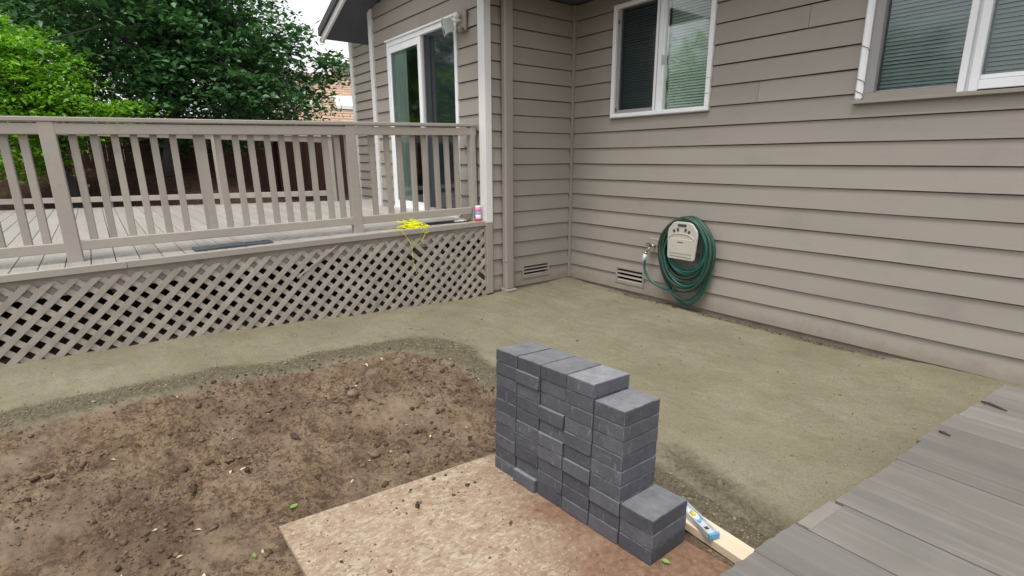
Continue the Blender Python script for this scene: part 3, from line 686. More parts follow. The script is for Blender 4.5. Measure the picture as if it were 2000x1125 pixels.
# railing along the far, angled side
fr = empty("railing", parent=deck)
fa = Vector((far_x(-0.15)+0.10, -0.15, 0)); fb = Vector((far_x(-5.6)+0.10, -5.6, 0)); fd = (fb-fa).normalized(); fnm = Vector((-fd.y, fd.x, 0))
def fbar(a, b_, z0, z1, w, name):
    q = MB(); P = [fa+fd*a-fnm*w, fa+fd*b_-fnm*w, fa+fd*b_+fnm*w, fa+fd*a+fnm*w]
    q.add([(p.x, p.y, z0) for p in P]+[(p.x, p.y, z1) for p in P], [(0,3,2,1),(4,5,6,7),(0,1,5,4),(1,2,6,5),(2,3,7,6),(3,0,4,7)]); q.build(name, m_deckpaint, fr, bev=0.003)
L = (fb-fa).length
def frail(z0, z1, w, name):
    q = MB(); up_ = lambda s: 0.02+0.045*s
    P = [(fa+fd*s+fnm*t_, s) for s, t_ in ((0, -w), (L, -w), (L, w), (0, w))]
    q.add([(p.x, p.y, z0+up_(s)) for p, s in P]+[(p.x, p.y, z1+up_(s)) for p, s in P], [(0,3,2,1),(4,5,6,7),(0,1,5,4),(1,2,6,5),(2,3,7,6),(3,0,4,7)]); q.build(name, m_deckpaint, fr, bev=0.003)
frail(0.89, 0.97, 0.02, "upper_rail"); frail(0.972, 1.0, 0.065, "cap_rail"); fbar(0, L, 0.09, 0.17, 0.02, "lower_rail")
for s in (0.05, 1.75, 3.45, 5.15): fbar(s-0.045, s+0.045, -0.02, 0.97+0.02+0.045*s, 0.045, "post")

# ------------------------------------------------------------------ weathered plank platform by the wall
PZ = 0.10
plat = empty("plank_platform", (4.0, -2.0, 0), "low platform of wide weathered grey planks beside the house wall", "platform")
def edge_x(y): return 3.905+(y+3.066)*0.0775
ys = [-0.37, -0.62, -0.885, -1.075, -1.275, -1.55, -1.82, -2.10, -2.36, -2.62, -2.875, -3.07, -3.33, -3.59, -3.85, -4.11, -4.37, -4.63, -4.89, -5.15]
for i in range(len(ys)-1):
    ya, yb = ys[i], ys[i+1]; x0 = edge_x((ya+yb)/2)+rnd.uniform(-0.012, 0.012); dz = rnd.uniform(-0.0008, 0.0008)
    if i == 8: x0 += 0.050
    n = 6; prof = []
    q = MB()
    lx0 = [x0+(edge_x(ya+(yb-ya)*j/n)-edge_x((ya+yb)/2))+rnd.uniform(-0.004, 0.004) for j in range(n+1)]
    g = 0.0032 if i in (6, 8, 9) else 0.0010
    gb = 0.0032 if i+1 in (6, 8, 9) else 0.0010
    pts = [(lx0[j]-4.0, ya-g+(yb-ya+g+gb)*j/n+2.0) for j in range(n+1)]
    top = pts+[(3.2, yb+gb+2.0), (3.2, ya-g+2.0)]
    q.prism(top, lambda t_, x, y: (x, y, t_), PZ+dz-0.038, PZ+dz)
    q.build("plank", m_gplank, plat)
q = MB(); q.prism([(edge_x(-2.38)-4.0-0.004, -0.38), (edge_x(-2.38)-4.0+0.045, -0.38), (edge_x(-2.60)-4.0+0.045, -0.61), (edge_x(-2.60)-4.0-0.004, -0.61)], lambda t_, x, y: (x, y, t_), PZ-0.03, PZ+0.003)
q.build("edge_strip", m_endstrip, plat, bev=0.002)
q = MB()
for yy in (-0.5, -1.6, -2.7, -3.8, -4.9): q.box(edge_x(yy)-4.0+0.15, 3.0, yy+2.0-0.02, yy+2.0+0.02, -0.12, PZ-0.042)
q.build("joists", m_joist, plat)

# ------------------------------------------------------------------ plywood sheet and pavers
def on_stack(u, v, w=0.0): return ST0+SU*u+SV*v+SN*w
Rm = Matrix(((SU[0], SV[0], SN[0]), (SU[1], SV[1], SN[1]), (SU[2], SV[2], SN[2]))).to_4x4()
def osb_mat():
    mt, t, b = base_mat("muddy_particle_board")
    tc = t.nodes.new("ShaderNodeTexCoord"); v = tc.outputs["Object"]
    vo = t.nodes.new("ShaderNodeTexVoronoi"); vo.inputs["Scale"].default_value = 88
    mp = t.nodes.new("ShaderNodeMapping"); mp.inputs["Scale"].default_value = (1, 0.5, 1); t.links.new(v, mp.inputs[0]); t.links.new(mp.outputs[0], vo.inputs["Vector"])
    sep = t.nodes.new("ShaderNodeSeparateColor"); t.links.new(vo.outputs["Color"], sep.inputs[0])
    c = ramp(t, sep.outputs[0], [(0.0, (0.250, 0.194, 0.132)), (0.5, (0.325, 0.262, 0.186)), (1.0, (0.41, 0.342, 0.255))])
    c = mix(t, ramp(t, noise(t, v, 9.0, 10, 0.78), [(0.42, 0.0), (0.66, 0.75)]), c, (0.25, 0.158, 0.103))
    c = mix(t, ramp(t, noise(t, v, 2.2, 8, 0.7), [(0.50, 0.0), (0.70, 0.5)]), c, (0.25, 0.182, 0.132))
    c = mix(t, ramp(t, noise(t, v, 22, 7, 0.7), [(0.56, 0.0), (0.66, 0.8)]), c, (0.14, 0.082, 0.052))
    c = mix(t, ramp(t, noise(t, v, 60, 5, 0.75), [(0.58, 0.0), (0.68, 0.9)]), c, (0.60, 0.50, 0.40))
    c = mix(t, ramp(t, noise(t, v, 95, 5, 0.75), [(0.62, 0.0), (0.70, 0.9)]), c, (0.09, 0.055, 0.038))
    # wet red-brown mud along the side where the pavers stand
    sx = t.nodes.new("ShaderNodeSeparateXYZ"); t.links.new(v, sx.inputs[0])
    ma = t.nodes.new("ShaderNodeMath"); ma.operation = 'MULTIPLY_ADD'; ma.inputs[1].default_value = 0.9; t.links.new(noise(t, v, 3.5, 6, 0.65), ma.inputs[0]); t.links.new(sx.outputs["Y"], ma.inputs[2])
    mb_ = t.nodes.new("ShaderNodeMath"); mb_.operation = 'MULTIPLY_ADD'; mb_.inputs[1].default_value = 0.45; t.links.new(sx.outputs["X"], mb_.inputs[0]); t.links.new(ma.outputs[0], mb_.inputs[2])
    c = mix(t, ramp(t, mb_.outputs[0], [(0.40, 0.0), (0.72, 0.85)]), c, mix(t, ramp(t, noise(t, v, 30, 6, 0.7), [(0.4, 0.0), (0.65, 1.0)]), (0.130, 0.068, 0.042), (0.225, 0.132, 0.085)))
    t.links.new(c, b.inputs["Base Color"]); b.inputs["Roughness"].default_value = 0.8; b.inputs["Specular IOR Level"].default_value = 0.2
    p = bump(t, b, sep.outputs[0], 0.25, 0.002); bump(t, b, noise(t, v, 60, 5, 0.7), 0.5, 0.004, p)
    return mt
ply = MB()
n = 24; el = [(-0.155+0.062*j/n+rnd.uniform(-0.002, 0.002), -0.957+1.19*j/n) for j in range(n+1)]
outline = el+[(1.32, 0.233), (1.32, -1.01)]
ply.prism(outline, lambda t_, x, y: (x, y, t_), -0.017, -0.001)
po = ply.build("plywood_sheet", osb_mat()); pm = Rm.copy(); pm.translation = Vector(ST0); po.matrix_world = pm
props(po, "mud-stained sheet of wood board lying on the soil under the paver stack", "plywood sheet")

def paver_mat():
    mt, t, b = base_mat("charcoal_concrete")
    v, rn = coords(t)
    c = ramp(t, noise(t, v, 9, 7, 0.65), [(0.3, (0.056, 0.058, 0.070)), (0.7, (0.085, 0.088, 0.104))])
    c = mix(t, ramp(t, noise(t, v, 130, 3, 0.7), [(0.55, 0.0), (0.75, 0.35)]), c, (0.22, 0.22, 0.23))
    v2, _ = coords(t, (60, 60, 14)); c = mix(t, ramp(t, noise(t, v2, 1.0, 3, 0.6), [(0.62, 0.0), (0.76, 0.6)]), c, (0.26, 0.255, 0.26))
    v3, _ = coords(t, (5, 14, 8)); c = mix(t, ramp(t, noise(t, v3, 1.3, 5, 0.7), [(0.60, 0.0), (0.74, 0.5)]), c, (0.24, 0.24, 0.255))
    c = mix(t, ramp(t, noise(t, v, 5.0, 6, 0.7), [(0.60, 0.0), (0.75, 0.45)]), c, (0.045, 0.040, 0.042))
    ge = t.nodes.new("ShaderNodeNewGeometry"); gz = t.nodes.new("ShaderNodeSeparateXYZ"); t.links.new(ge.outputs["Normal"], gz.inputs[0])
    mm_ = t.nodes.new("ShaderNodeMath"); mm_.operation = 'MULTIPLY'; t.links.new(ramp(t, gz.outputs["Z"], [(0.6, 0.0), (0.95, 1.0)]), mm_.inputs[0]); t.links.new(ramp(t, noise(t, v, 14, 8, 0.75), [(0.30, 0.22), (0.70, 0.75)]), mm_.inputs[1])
    c = mix(t, mm_.outputs[0], c, (0.270, 0.272, 0.288))      # lightens upper faces in uneven patches, painting in the sky light they catch
    h = t.nodes.new("ShaderNodeHueSaturation"); mr = t.nodes.new("ShaderNodeMapRange"); mr.inputs[3].default_value = 0.74; mr.inputs[4].default_value = 1.26
    t.links.new(rn, mr.inputs[0]); t.links.new(mr.outputs[0], h.inputs["Value"]); t.links.new(c, h.inputs["Color"])
    t.links.new(h.outputs[0], b.inputs["Base Color"]); b.inputs["Roughness"].default_value = 0.75; b.inputs["Specular IOR Level"].default_value = 0.35
    bump(t, b, noise(t, v, 150, 4, 0.7), 0.35, 0.002); return mt
PW, PD, PH = 0.1509, 0.2251, 0.0597
q = MB(); w, d, h = PW-0.005, PD-0.003, PH-0.0018
bm = bmesh.new(); bmesh.ops.create_cube(bm, size=1.0)
for vv in bm.verts: vv.co = Vector((vv.co.x*w, vv.co.y*d, vv.co.z*h+h/2))
bmesh.ops.bevel(bm, geom=[e for e in bm.edges], offset=0.0026, segments=1, affect='EDGES')
for f in bm.faces: f.material_index = 1 if f.calc_area() < 0.0015 else 0
def rib(x, y, sx, sy):
    r = bmesh.ops.create_cube(bm, size=1.0)["verts"]
    for vv in r: vv.co = Vector((vv.co.x*sx+x, vv.co.y*sy+y, vv.co.z*h*0.50+h*0.48))
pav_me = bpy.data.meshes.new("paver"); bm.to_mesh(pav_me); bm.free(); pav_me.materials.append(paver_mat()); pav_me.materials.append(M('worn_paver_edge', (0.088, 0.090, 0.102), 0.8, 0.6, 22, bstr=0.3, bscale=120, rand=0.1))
ORD = ["", "first", "second", "third", "fourth", "fifth", "sixth", "seventh", "eighth", "ninth", "tenth"]
heights = [10, 10, 10, 10, 9, 3]
PUSH = {(2, 6): 0.014, (2, 4): 0.013, (2, 3): 0.011, (1, 0): 0.014, (1, 8): 0.010, (2, 8): -0.008, (2, 7): -0.010, (1, 1): -0.010, (3, 3): 0.008, (4, 3): 0.007, (2, 9): 0.003, (0, 5): 0.003, (3, 5): 0.004, (4, 2): 0.006, (2, 5): -0.004}
for ci, nl in enumerate(heights):
    for k in range(nl):
        du = rnd.uniform(-0.0012, 0.0012); dv = rnd.uniform(-0.0025, 0.0025)-0.6*PUSH.get((ci, k), 0.0)
        P = on_stack((ci+0.5)*PW+du, PD/2+dv, k*PH+0.0005)
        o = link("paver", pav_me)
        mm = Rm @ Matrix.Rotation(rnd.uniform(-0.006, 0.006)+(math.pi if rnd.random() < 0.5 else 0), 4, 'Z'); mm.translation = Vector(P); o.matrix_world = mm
        lev = "topmost" if k == nl-1 else ("bottom" if k == 0 else ORD[k+1]+" from the bottom")
        if ci == 5:
            lab = {0: "charcoal paver at the bottom of the low three-paver column", 1: "charcoal paver in the middle of the low three-paver column", 2: "charcoal paver on top of the low three-paver column"}[k]
        else:
            cw = {4: "the nine-high column beside the low end", 3: "the ten-high column next to the nine-high column", 2: "the third ten-high column from the soil end", 1: "the second ten-high column from the soil end", 0: "the ten-high end column nearest the soil"}[ci]
            lab = f"{lev} charcoal paver in {cw}"
        props(o, lab, "paver", "charcoal pavers in the stack")

# ------------------------------------------------------------------ timber and spirit level
q = MB(); q.box(-0.30, 0.75, -0.089, 0.0, 0.0, 0.038)
tb = q.build("timber_stud", m_pine, bev=0.003, loc=(3.36, -2.690, -0.052), rot=(0, 0.004, -0.065))
props(tb, "clean pale pine two-by-four lying in the sand behind the paver stack", "timber")
lv = empty("spirit_level", (3.575, -2.745, -0.012), "blue and silver spirit level lying on the pale timber", "spirit level", rot=(0, 0, -0.34))
q = MB(); q.box(-0.035, 0.150, -0.023, -0.018, 0, 0.024); q.box(-0.035, 0.150, 0.018, 0.023, 0, 0.024); q.box(-0.035, 0.150, -0.018, 0.018, 0.002, 0.010)
q.build("body", m_alu, lv, bev=0.001)
for x0, x1 in ((0.1505, 0.162), (-0.047, -0.0355)): MB().box(x0, x1, -0.024, 0.024, -0.0005, 0.025).build("end_cap", m_blue, lv, bev=0.002)
q = MB(); n = 20
q.prism([(0.036+0.040*math.cos(2*math.pi*i/n), 0.0170*math.sin(2*math.pi*i/n)) for i in range(n)], lambda t_, x, y: (x, y, t_), 0.0103, 0.017); q.build("vial_surround", m_blue, lv)
q = MB(); q.prism([(0.030+0.034*math.cos(2*math.pi*i/n), 0.0145*math.sin(2*math.pi*i/n)) for i in range(n)], lambda t_, x, y: (x, y, t_), 0.0172, 0.0195); q.build("vial_plate", m_canw, lv)
q = MB(); q.tube([(0.018, -0.003, 0.021), (0.042, -0.003, 0.021)], 0.0085, 10); q.build("vial", m_vial, lv, True)
MB().box(0.100, 0.116, -0.004, 0.012, 0.0102, 0.0115).build("window_slot", m_slot, lv)

# ------------------------------------------------------------------ things on the deck edge
def dk(x, y, z=0.0):    # a point on the deck surface in world space
    yl = y+1.24; return Vector((x, -1.24+yl*math.cos(TH)-z*math.sin(TH), 0.766+yl*math.sin(TH)+z*math.cos(TH)))
# slate strips
def slab(name, x0, x1, y0, y1, th, mat, label, cat, seed):
    rr = random.Random(seed); q = MB(); n = 10
    a = [(x1+rr.uniform(-0.006, 0.006), y0+(y1-y0)*i/n) for i in range(n+1)]; b_ = [(x0+rr.uniform(-0.008, 0.008), y1+(y0-y1)*i/n) for i in range(n+1)]
    c = Vector(dk((x0+x1)/2, (y0+y1)/2, 0.001)); q.prism([(x-(x0+x1)/2, y-(y0+y1)/2) for x, y in a+b_], lambda t_, x, y: (x, y, t_), 0, th)
    o = q.build(name, mat, bev=0.002, loc=c, rot=(TH, 0, rr.uniform(-0.02, 0.02))); return props(o, label, cat)
slab("slate_slab", -0.285, -0.125, -3.935, -3.560, 0.018, m_slate, "longer blue-grey slate slab lying flat on the deck edge", "slate slab", 3)
slab("slate_slab", -0.280, -0.140, -3.550, -3.350, 0.014, m_slate, "shorter blue-grey slate piece butted to the longer slab on the deck edge", "slate slab", 4)
mt_ = MB(); n = 14
mt_.box(-0.075, 0.075, -0.225, 0.225, 0, 0.008)
for i in range(n): mt_.box(-0.07, 0.07, -0.21+i*0.031, -0.21+i*0.031+0.012, 0.008, 0.012)
o = mt_.build("rubber_mat", m_mat, loc=dk(-0.225, -1.58, 0.001), rot=(TH, 0, -0.10)); props(o, "black ribbed strip of rubber mat lying under the deck railing", "rubber mat")
# work gloves / rags
gl = empty("work_glove", dk(-0.19, -1.40, 0.0), "crumpled cream and brown work glove at the deck corner", "glove", rot=(TH, 0, 0.2))
def lump(name, c, r, mat, seed, parent):
    bm = bmesh.new(); bmesh.ops.create_icosphere(bm, subdivisions=3, radius=1.0); rr = random.Random(seed)
    f = [Vector((rr.uniform(-3, 3), rr.uniform(-3, 3), rr.uniform(-3, 3))) for _ in range(5)]
    for v in bm.verts:
        k = 1+0.16*sum(math.sin(v.co.dot(w)*1.7+i) for i, w in enumerate(f))/2
        v.co = Vector((c[0]+v.co.x*r[0]*k, c[1]+v.co.y*r[1]*k, max(0.001, c[2]+v.co.z*r[2]*k)))
    me = bpy.data.meshes.new(name); bm.to_mesh(me); bm.free(); me.materials.append(mat); me.polygons.foreach_set("use_smooth", [True]*len(me.polygons)); return link(name, me, parent)
lump("palm", (0, -0.03, 0.012), (0.045, 0.055, 0.018), m_glovew, 2, gl)
lump("cuff", (-0.01, -0.095, 0.010), (0.040, 0.03, 0.012), m_glovew, 5, gl)
lump("back", (0.0, 0.045, 0.010), (0.04, 0.05, 0.013), m_gloveb, 6, gl)
for i, (x, a) in enumerate(((-0.03, -0.2), (-0.008, 0.0), (0.014, 0.15), (0.034, 0.4))):
    q = MB(); q.tube([(x, 0.07, 0.010), (x+0.02*a, 0.10, 0.014), (x+0.05*a, 0.125, 0.010)], [0.010, 0.009, 0.006], 8); q.build("finger", m_gloveb, gl, True)
# spray can
cn = empty("spray_can", dk(-0.055, -1.300, 0.0), "pink and lilac aerosol can with red base standing at the deck corner", "spray can", rot=(TH, 0, 0))
MB().lathe([(0.027, 0.0), (0.030, 0.004), (0.030, 0.028), (0.028, 0.032)], 20).build("base", m_red, cn, True)
MB().lathe([(0.029, 0.0325), (0.0315, 0.04), (0.0315, 0.072), (0.030, 0.076)], 20).build("label_band", m_canw, cn, True)
MB().lathe([(0.030, 0.0765), (0.031, 0.08), (0.031, 0.108), (0.0295, 0.112)], 20).build("body", m_purple, cn, True)
MB().lathe([(0.0295, 0.1125), (0.0325, 0.12), (0.0325, 0.146), (0.031, 0.150)], 20).build("shoulder", m_pink, cn, True)
MB().lathe([(0.0315, 0.1505), (0.0325, 0.153), (0.0325, 0.166), (0.029, 0.170)], 20).build("cap", m_canw, cn, True)
# yellow builder's line
ys_ = random.Random(5); pts = []
C0 = dk(-0.075, -2.10, 0.0)
p = Vector((0, 0, 0.004)); ang_ = 0.0
def string_pt(x, y, z): return Vector((x, y, z))
path = []
for i in range(72):     # loose loops heaped on the boards
    cx = ys_.gauss(-0.075, 0.042); cy = ys_.gauss(0.06, 0.050); rx = ys_.uniform(0.02, 0.055); ry = ys_.uniform(0.025, 0.05); z0 = abs(ys_.gauss(0, 0.034))*max(0.1, 1-(cx+0.075)**2/0.012)+0.003; ph = ys_.uniform(0, 6.28); tl = ys_.uniform(-0.2, 0.2)
    for j in range(9):
        a = ph+j*0.75; path.append(Vector((cx+rx*math.cos(a), cy+ry*math.sin(a), max(0.003, z0+tl*0.08*math.cos(a)))))
def smooth_path(pts, k=3):
    out = []
    for i in range(len(pts)-1):
        p0, p1, p2, p3 = pts[max(i-1, 0)], pts[i], pts[i+1], pts[min(i+2, len(pts)-1)]
        for j in range(k):
            t_ = j/k; out.append(0.5*((2*p1)+(p2-p0)*t_+(2*p0-5*p1+4*p2-p3)*t_*t_+(3*p1-p0-3*p2+p3)*t_**3))
    out.append(pts[-1]); return out
st = MB(); st.tube(smooth_path(path, 2), 0.0034, 5)
def W2L(x, y, z): return Vector((x, y, z))-C0
# strands over the edge and down the lattice
ex = 0.006
s1 = [Vector((0.0, -0.08, 0.01)), Vector((0.06, -0.14, 0.012)), W2L(0.006, -2.26, 0.77), W2L(0.010, -2.19, 0.70), W2L(0.008, -2.13, 0.62), W2L(0.008, -2.05, 0.605), W2L(0.008, -1.99, 0.68), W2L(0.010, -1.965, 0.735), W2L(-0.01, -1.975, 0.763), Vector((0.03, 0.10, 0.012)), Vector((0.0, 0.06, 0.02))]
s2 = [Vector((0.02, -0.1, 0.01)), W2L(-0.01, -2.22, 0.758), W2L(0.010, -2.20, 0.72), W2L(0.006, -2.135, 0.60), W2L(0.004, -2.125, 0.50), W2L(0.004, -2.115, 0.42), W2L(0.004, -2.10, 0.345), W2L(0.006, -2.085, 0.325), W2L(0.006, -2.10, 0.315)]
s3 = [Vector((0.02, -0.12, 0.008)), Vector((0.05, -0.22, 0.006)), Vector((0.03, -0.32, 0.004))]
s4 = [W2L(0.008, -1.97, 0.75)+Vector((0.004, 0.03*math.sin(a), 0.022*math.cos(a)-0.02)) for a in np.linspace(0, 6.6, 10)]
s5 = [Vector((0.0, 0.1, 0.01)), Vector((-0.01, 0.2, 0.005)), Vector((0.03, 0.24, 0.004)), Vector((0.045, 0.12, 0.006))]
for s_ in (s1, s2, s3, s4, s5): st.tube(smooth_path([Vector(x) for x in s_], 5), 0.0015, 5)
o = st.build("string_line", m_yellow, None, True, loc=C0); props(o, "tangled bright yellow builder's string hanging over the deck edge", "string")

# ------------------------------------------------------------------ wall floodlight
fl = empty("wall_floodlight", (-0.40, -BW-0.02, 2.75), "clear square floodlight fixed to the wall at the sliding door's upper corner", "floodlight")
MB().box(-0.05, 0.115, -0.012, 0.01, -0.055, 0.135).build("back_plate", m_trim, fl, bev=0.003)
q = MB(); q.tube([(0.03, -0.012, 0.05), (0.01, -0.05, 0.05), (-0.03, -0.08, 0.045)], 0.016, 10); q.build("arm", m_lampw, fl, True)
MB().lathe([(0.012, -0.03), (0.030, -0.02), (0.034, 0.01), (0.02, 0.03)], 16, (0.02, -0.06, 0.09)).build("sensor", m_lampw, fl, True)
hd = empty("lamp_head", parent=fl, loc=(-0.075, -0.10, 0.0), rot=(R(12), 0, R(-25)))
q = MB(); q.add([(-0.07, -0.05, -0.08), (0.07, -0.05, -0.08), (0.07, -0.05, 0.07), (-0.07, -0.05, 0.07), (-0.05, 0.05, -0.05), (0.05, 0.05, -0.05), (0.05, 0.05, 0.05), (-0.05, 0.05, 0.05)],
      [(4, 5, 6, 7), (0, 1, 5, 4), (1, 2, 6, 5), (2, 3, 7, 6), (3, 0, 4, 7)]); q.build("housing", m_clear, hd)
q = MB()
for a in ((-0.075, -0.062, -0.085, 0.075), (0.062, 0.075, -0.085, 0.075)): q.box(a[0], a[1], -0.058, -0.048, a[2], a[3])
q.box(-0.062, 0.062, -0.058, -0.048, 0.065, 0.075); q.box(-0.062, 0.062, -0.058, -0.048, -0.085, -0.075); q.build("bezel", m_clear, hd)
q = MB(); q.add([(-0.062, -0.054, -0.075), (0.062, -0.054, -0.075), (0.062, -0.054, 0.065), (-0.062, -0.054, 0.065)], [(0, 1, 2, 3)]); q.build("lens", m_glass, hd)
q = MB(); q.tube([(-0.04, 0.0, 0), (0.04, 0.0, 0)], 0.010, 8); q.build("bulb", m_lampw, hd, True)
q = MB(); q.tube([(0.06, -0.02, -0.035), (0.09, -0.05, -0.05), (0.10, -0.09, -0.045)], 0.014, 8); q.build("bracket", m_greyframe, fl, True)

# ------------------------------------------------------------------ hose, holder, faucet
HX, HZ = 1.695, 0.655
hh = empty("hose_holder", (HX, 0, HZ), "cream plastic hose holder screwed to the siding", "hose holder")
def flat_poly(poly, y0, y1, name, mat, parent, bev=0.0):
    return MB().prism(poly, lambda t_, x, z: (x, t_, z), y0, y1).build(name, mat, parent, bev=bev)
FY = -0.185
pl_ = [(-0.150, -0.165), (-0.135, -0.178), (0.130, -0.178), (0.148, -0.165), (0.168, 0.06), (0.160, 0.105), (0.110, 0.165), (0.070, 0.180), (-0.065, 0.180), (-0.105, 0.165), (-0.152, 0.105), (-0.160, 0.06)]
flat_poly(pl_, FY, FY+0.022, "front_plate", m_cream, hh, 0.006)
flat_poly([(-0.122, -0.12), (0.12, -0.12), (0.132, 0.02), (-0.128, 0.02)], FY-0.004, FY+0.002, "raised_panel", m_cream, hh, 0.003)
q = MB(); q.tube([(0.135*math.cos(a), FY-0.001, 0.015+0.055*math.sin(a)) for a in np.linspace(0.15, math.pi-0.15, 20)], 0.005, 6); q.build("arch_rib", m_cream, hh, True)
q = MB()
for (x, z, w, h, s) in ((0.0, 0.148, 0.046, 0.011, 0), (-0.085, 0.092, 0.010, 0.012, 0.5), (-0.043, 0.106, 0.010, 0.014, 0.2), (0.040, 0.106, 0.010, 0.014, -0.3), (0.078, 0.092, 0.010, 0.012, -0.6), (-0.01, -0.012, 0.032, 0.004, 0)):
    c, s_ = math.cos(s), math.sin(s)
    q.prism([(x+a*c-b_*s_, z+a*s_+b_*c) for a, b_ in ((-w, -h), (w, -h), (w, h), (-w, h))], lambda t_, xx, zz: (xx, t_, zz), FY-0.0052, FY-0.0015)
q.prism([(-0.12, -0.146), (0.12, -0.150), (0.12, -0.153), (-0.12, -0.149)], lambda t_, xx, zz: (xx, t_, zz), FY-0.002, FY-0.0005)
q.build("slots", m_slot, hh)
q = MB(); q.prism([(0.105*math.cos(a), 0.10+0.05*math.sin(a)) for a in np.linspace(0, math.pi, 14)]+[(-0.105, 0.07), (0.105, 0.07)], lambda t_, xx, zz: (xx, t_, zz), FY+0.022, 0.0); q.build("saddle", m_cream, hh)
q = MB(); q.box(-0.11, 0.11, -0.012, 0.0, -0.12, 0.14); q.build("back_plate", m_cream, hh)
def coil(name, loops, r, mat, label, n=44, seg=8, extra=None, seed=1):
    rr = random.Random(seed); pts = []
    for li, (wd, top, bot, yy, xo) in enumerate(loops):
        nx = loops[(li+1) % len(loops)] if li+1 < len(loops) else loops[li]
        for j in range(n):
            f = j/n; a = math.pi/2+2*math.pi*f
            L_ = [p+(q_-p)*f for p, q_ in zip((wd, top, bot, yy, xo), nx)]
            c, s = math.cos(a), math.sin(a); zc = L_[1]-0.31; 
            if s >= 0: x = L_[0]*c*(1-0.18*s*s); z = zc+(L_[1]-zc)*s
            else: x = L_[0]*c*(1-0.02*s*s); z = zc+(zc-L_[2])*s
            pts.append(Vector((HX+L_[4]+x+rr.gauss(0, 0.0015), L_[3]-0.03*max(0, s)*0+0.012*math.sin(a*2+li), z)))
    if extra: pts = extra+pts
    q = MB(); q.tube(pts, r, seg)
    me = q.mesh(name, mat, True)
    run = np.repeat(np.concatenate([[0], np.cumsum([(pts[i+1]-pts[i]).length for i in range(len(pts)-1)])]), seg); ar = np.tile(np.arange(seg)*2*math.pi/seg, len(pts))
    for nm, a in (("run", run), ("around", ar)):
        if len(a) == len(me.vertices):
            at = me.attributes.new(nm, 'FLOAT', 'POINT'); at.data.foreach_set("value", a.astype(np.float32))
    return link(name, me)
fx, fz = 1.205, 0.56
hs_old = [(0.205, 0.815, 0.335, -0.16, 0.015), (0.212, 0.82, 0.30, -0.145, 0.018), (0.22, 0.825, 0.275, -0.16, 0.02), (0.225, 0.82, 0.255, -0.13, 0.02), (0.232, 0.83, 0.245, -0.15, 0.022), (0.24, 0.835, 0.24, -0.11, 0.03), (0.305, 0.84, 0.095, -0.135, 0.015), (0.29, 0.84, 0.045, -0.10, 0.06), (0.30, 0.845, -0.01, -0.075, 0.075)]
hs_ = [(0.195, 0.845, 0.40, -0.138, 0.02), (0.20, 0.85, 0.37, -0.12, 0.025), (0.208, 0.85, 0.345, -0.14, 0.025), (0.216, 0.855, 0.332, -0.11, 0.03), (0.224, 0.86, 0.322, -0.135, 0.035), (0.268, 0.868, 0.11, -0.135, -0.02), (0.272, 0.868, 0.02, -0.075, 0.01)]
tail = [Vector(p) for p in [(1.236, -0.12, 0.40), (1.232, -0.12, 0.345), (1.25, -0.118, 0.27), (1.31, -0.115, 0.205), (1.40, -0.11, 0.160), (1.50, -0.10, 0.140), (1.64, -0.09, 0.15), (1.80, -0.085, 0.25), (1.86, -0.09, 0.45), (1.84, -0.11, 0.65), (1.78, -0.13, 0.80)]]
hose1 = coil("garden_hose", hs_, 0.0115, m_teal, "", extra=smooth_path(tail, 5), seed=3)
props(hose1, "smooth teal garden hose coiled on the cream holder", "hose")
hs2 = []
rr = random.Random(9)
for i in range(13):
    f = i/12; hs2.append((0.235+0.042*f+rr.uniform(-0.008, 0.008), 0.855+0.014*f, 0.30-0.125*f+rr.uniform(-0.012, 0.012), (-0.14, -0.10, -0.065)[i % 3]+0.02*rr.random(), -0.012+0.015*f))
hose2 = coil("ribbed_hose", hs2, 0.0165, m_hose2, "", seed=5, n=60)
props(hose2, "dark green ribbed hose flecked with pale dashes, coiled on the cream holder", "hose")
fc = empty("outdoor_faucet", (1.288, 0, 0.548), "outdoor faucet on a square plate beside the hose coil", "faucet")
MB().box(-0.085, 0.060, -0.030, -0.002, -0.075, 0.070).build("wall_plate", m_deckpaint, fc, bev=0.005)
q = MB(); q.tube([(0.0, -0.02, 0.0), (0.0, -0.09, 0.0)], 0.014, 10); q.tube([(0.0, -0.075, 0.0), (-0.025, -0.105, -0.03), (-0.045, -0.115, -0.06)], 0.012, 10); q.build("spout", m_metal, fc, True)
q = MB(); q.tube([(-0.028+0.032*math.cos(a), -0.105, 0.012+0.014*math.sin(a)) for a in np.linspace(0, 2*math.pi, 17)[:-1]], 0.005, 6, True); q.tube([(0.0, -0.09, 0.0), (-0.028, -0.105, 0.012)], 0.006, 6); q.build("handle", m_green, fc, True)
q = MB(); q.tube([(-0.046, -0.115, -0.062), (-0.052, -0.115, -0.085)], 0.018, 12); q.build("collar", m_brass, fc, True)
q = MB(); q.tube([(-0.052, -0.115, -0.086), (-0.064, -0.115, -0.125), (-0.076, -0.115, -0.185)], [0.020, 0.021, 0.015], 12); q.build("hose_sleeve", m_lblue, fc, True)

# ------------------------------------------------------------------ fence
fence = empty("board_fence", (-10.0, 0, 1.2), "red-brown board fence beyond the deck", "fence")
FXX = -9.6
for i in range(86):
    y = -7.5+i*0.145; z0 = float(H(FXX, y))-0.1; zt = 2.30+0.03*(y+2)*0.5
    MB().box(-0.009, 0.009, 0.0, 0.1435, z0-1.2, zt-1.2+rnd.uniform(-0.006, 0.006)).build("fence_board", m_fence, fence, loc=(FXX+10.0+rnd.uniform(-0.004, 0.004), y, 0))
MB().box(FXX+10-0.05, FXX+10+0.05, -7.5, 4.9, 1.12, 1.16).build("cap_rail", m_fence, fence)
for yy in np.arange(-7.4, 4.9, 2.2): MB().box(FXX+10+0.012, FXX+10+0.10, yy, yy+0.09, -1.0, 1.115).build("post", m_fence, fence)
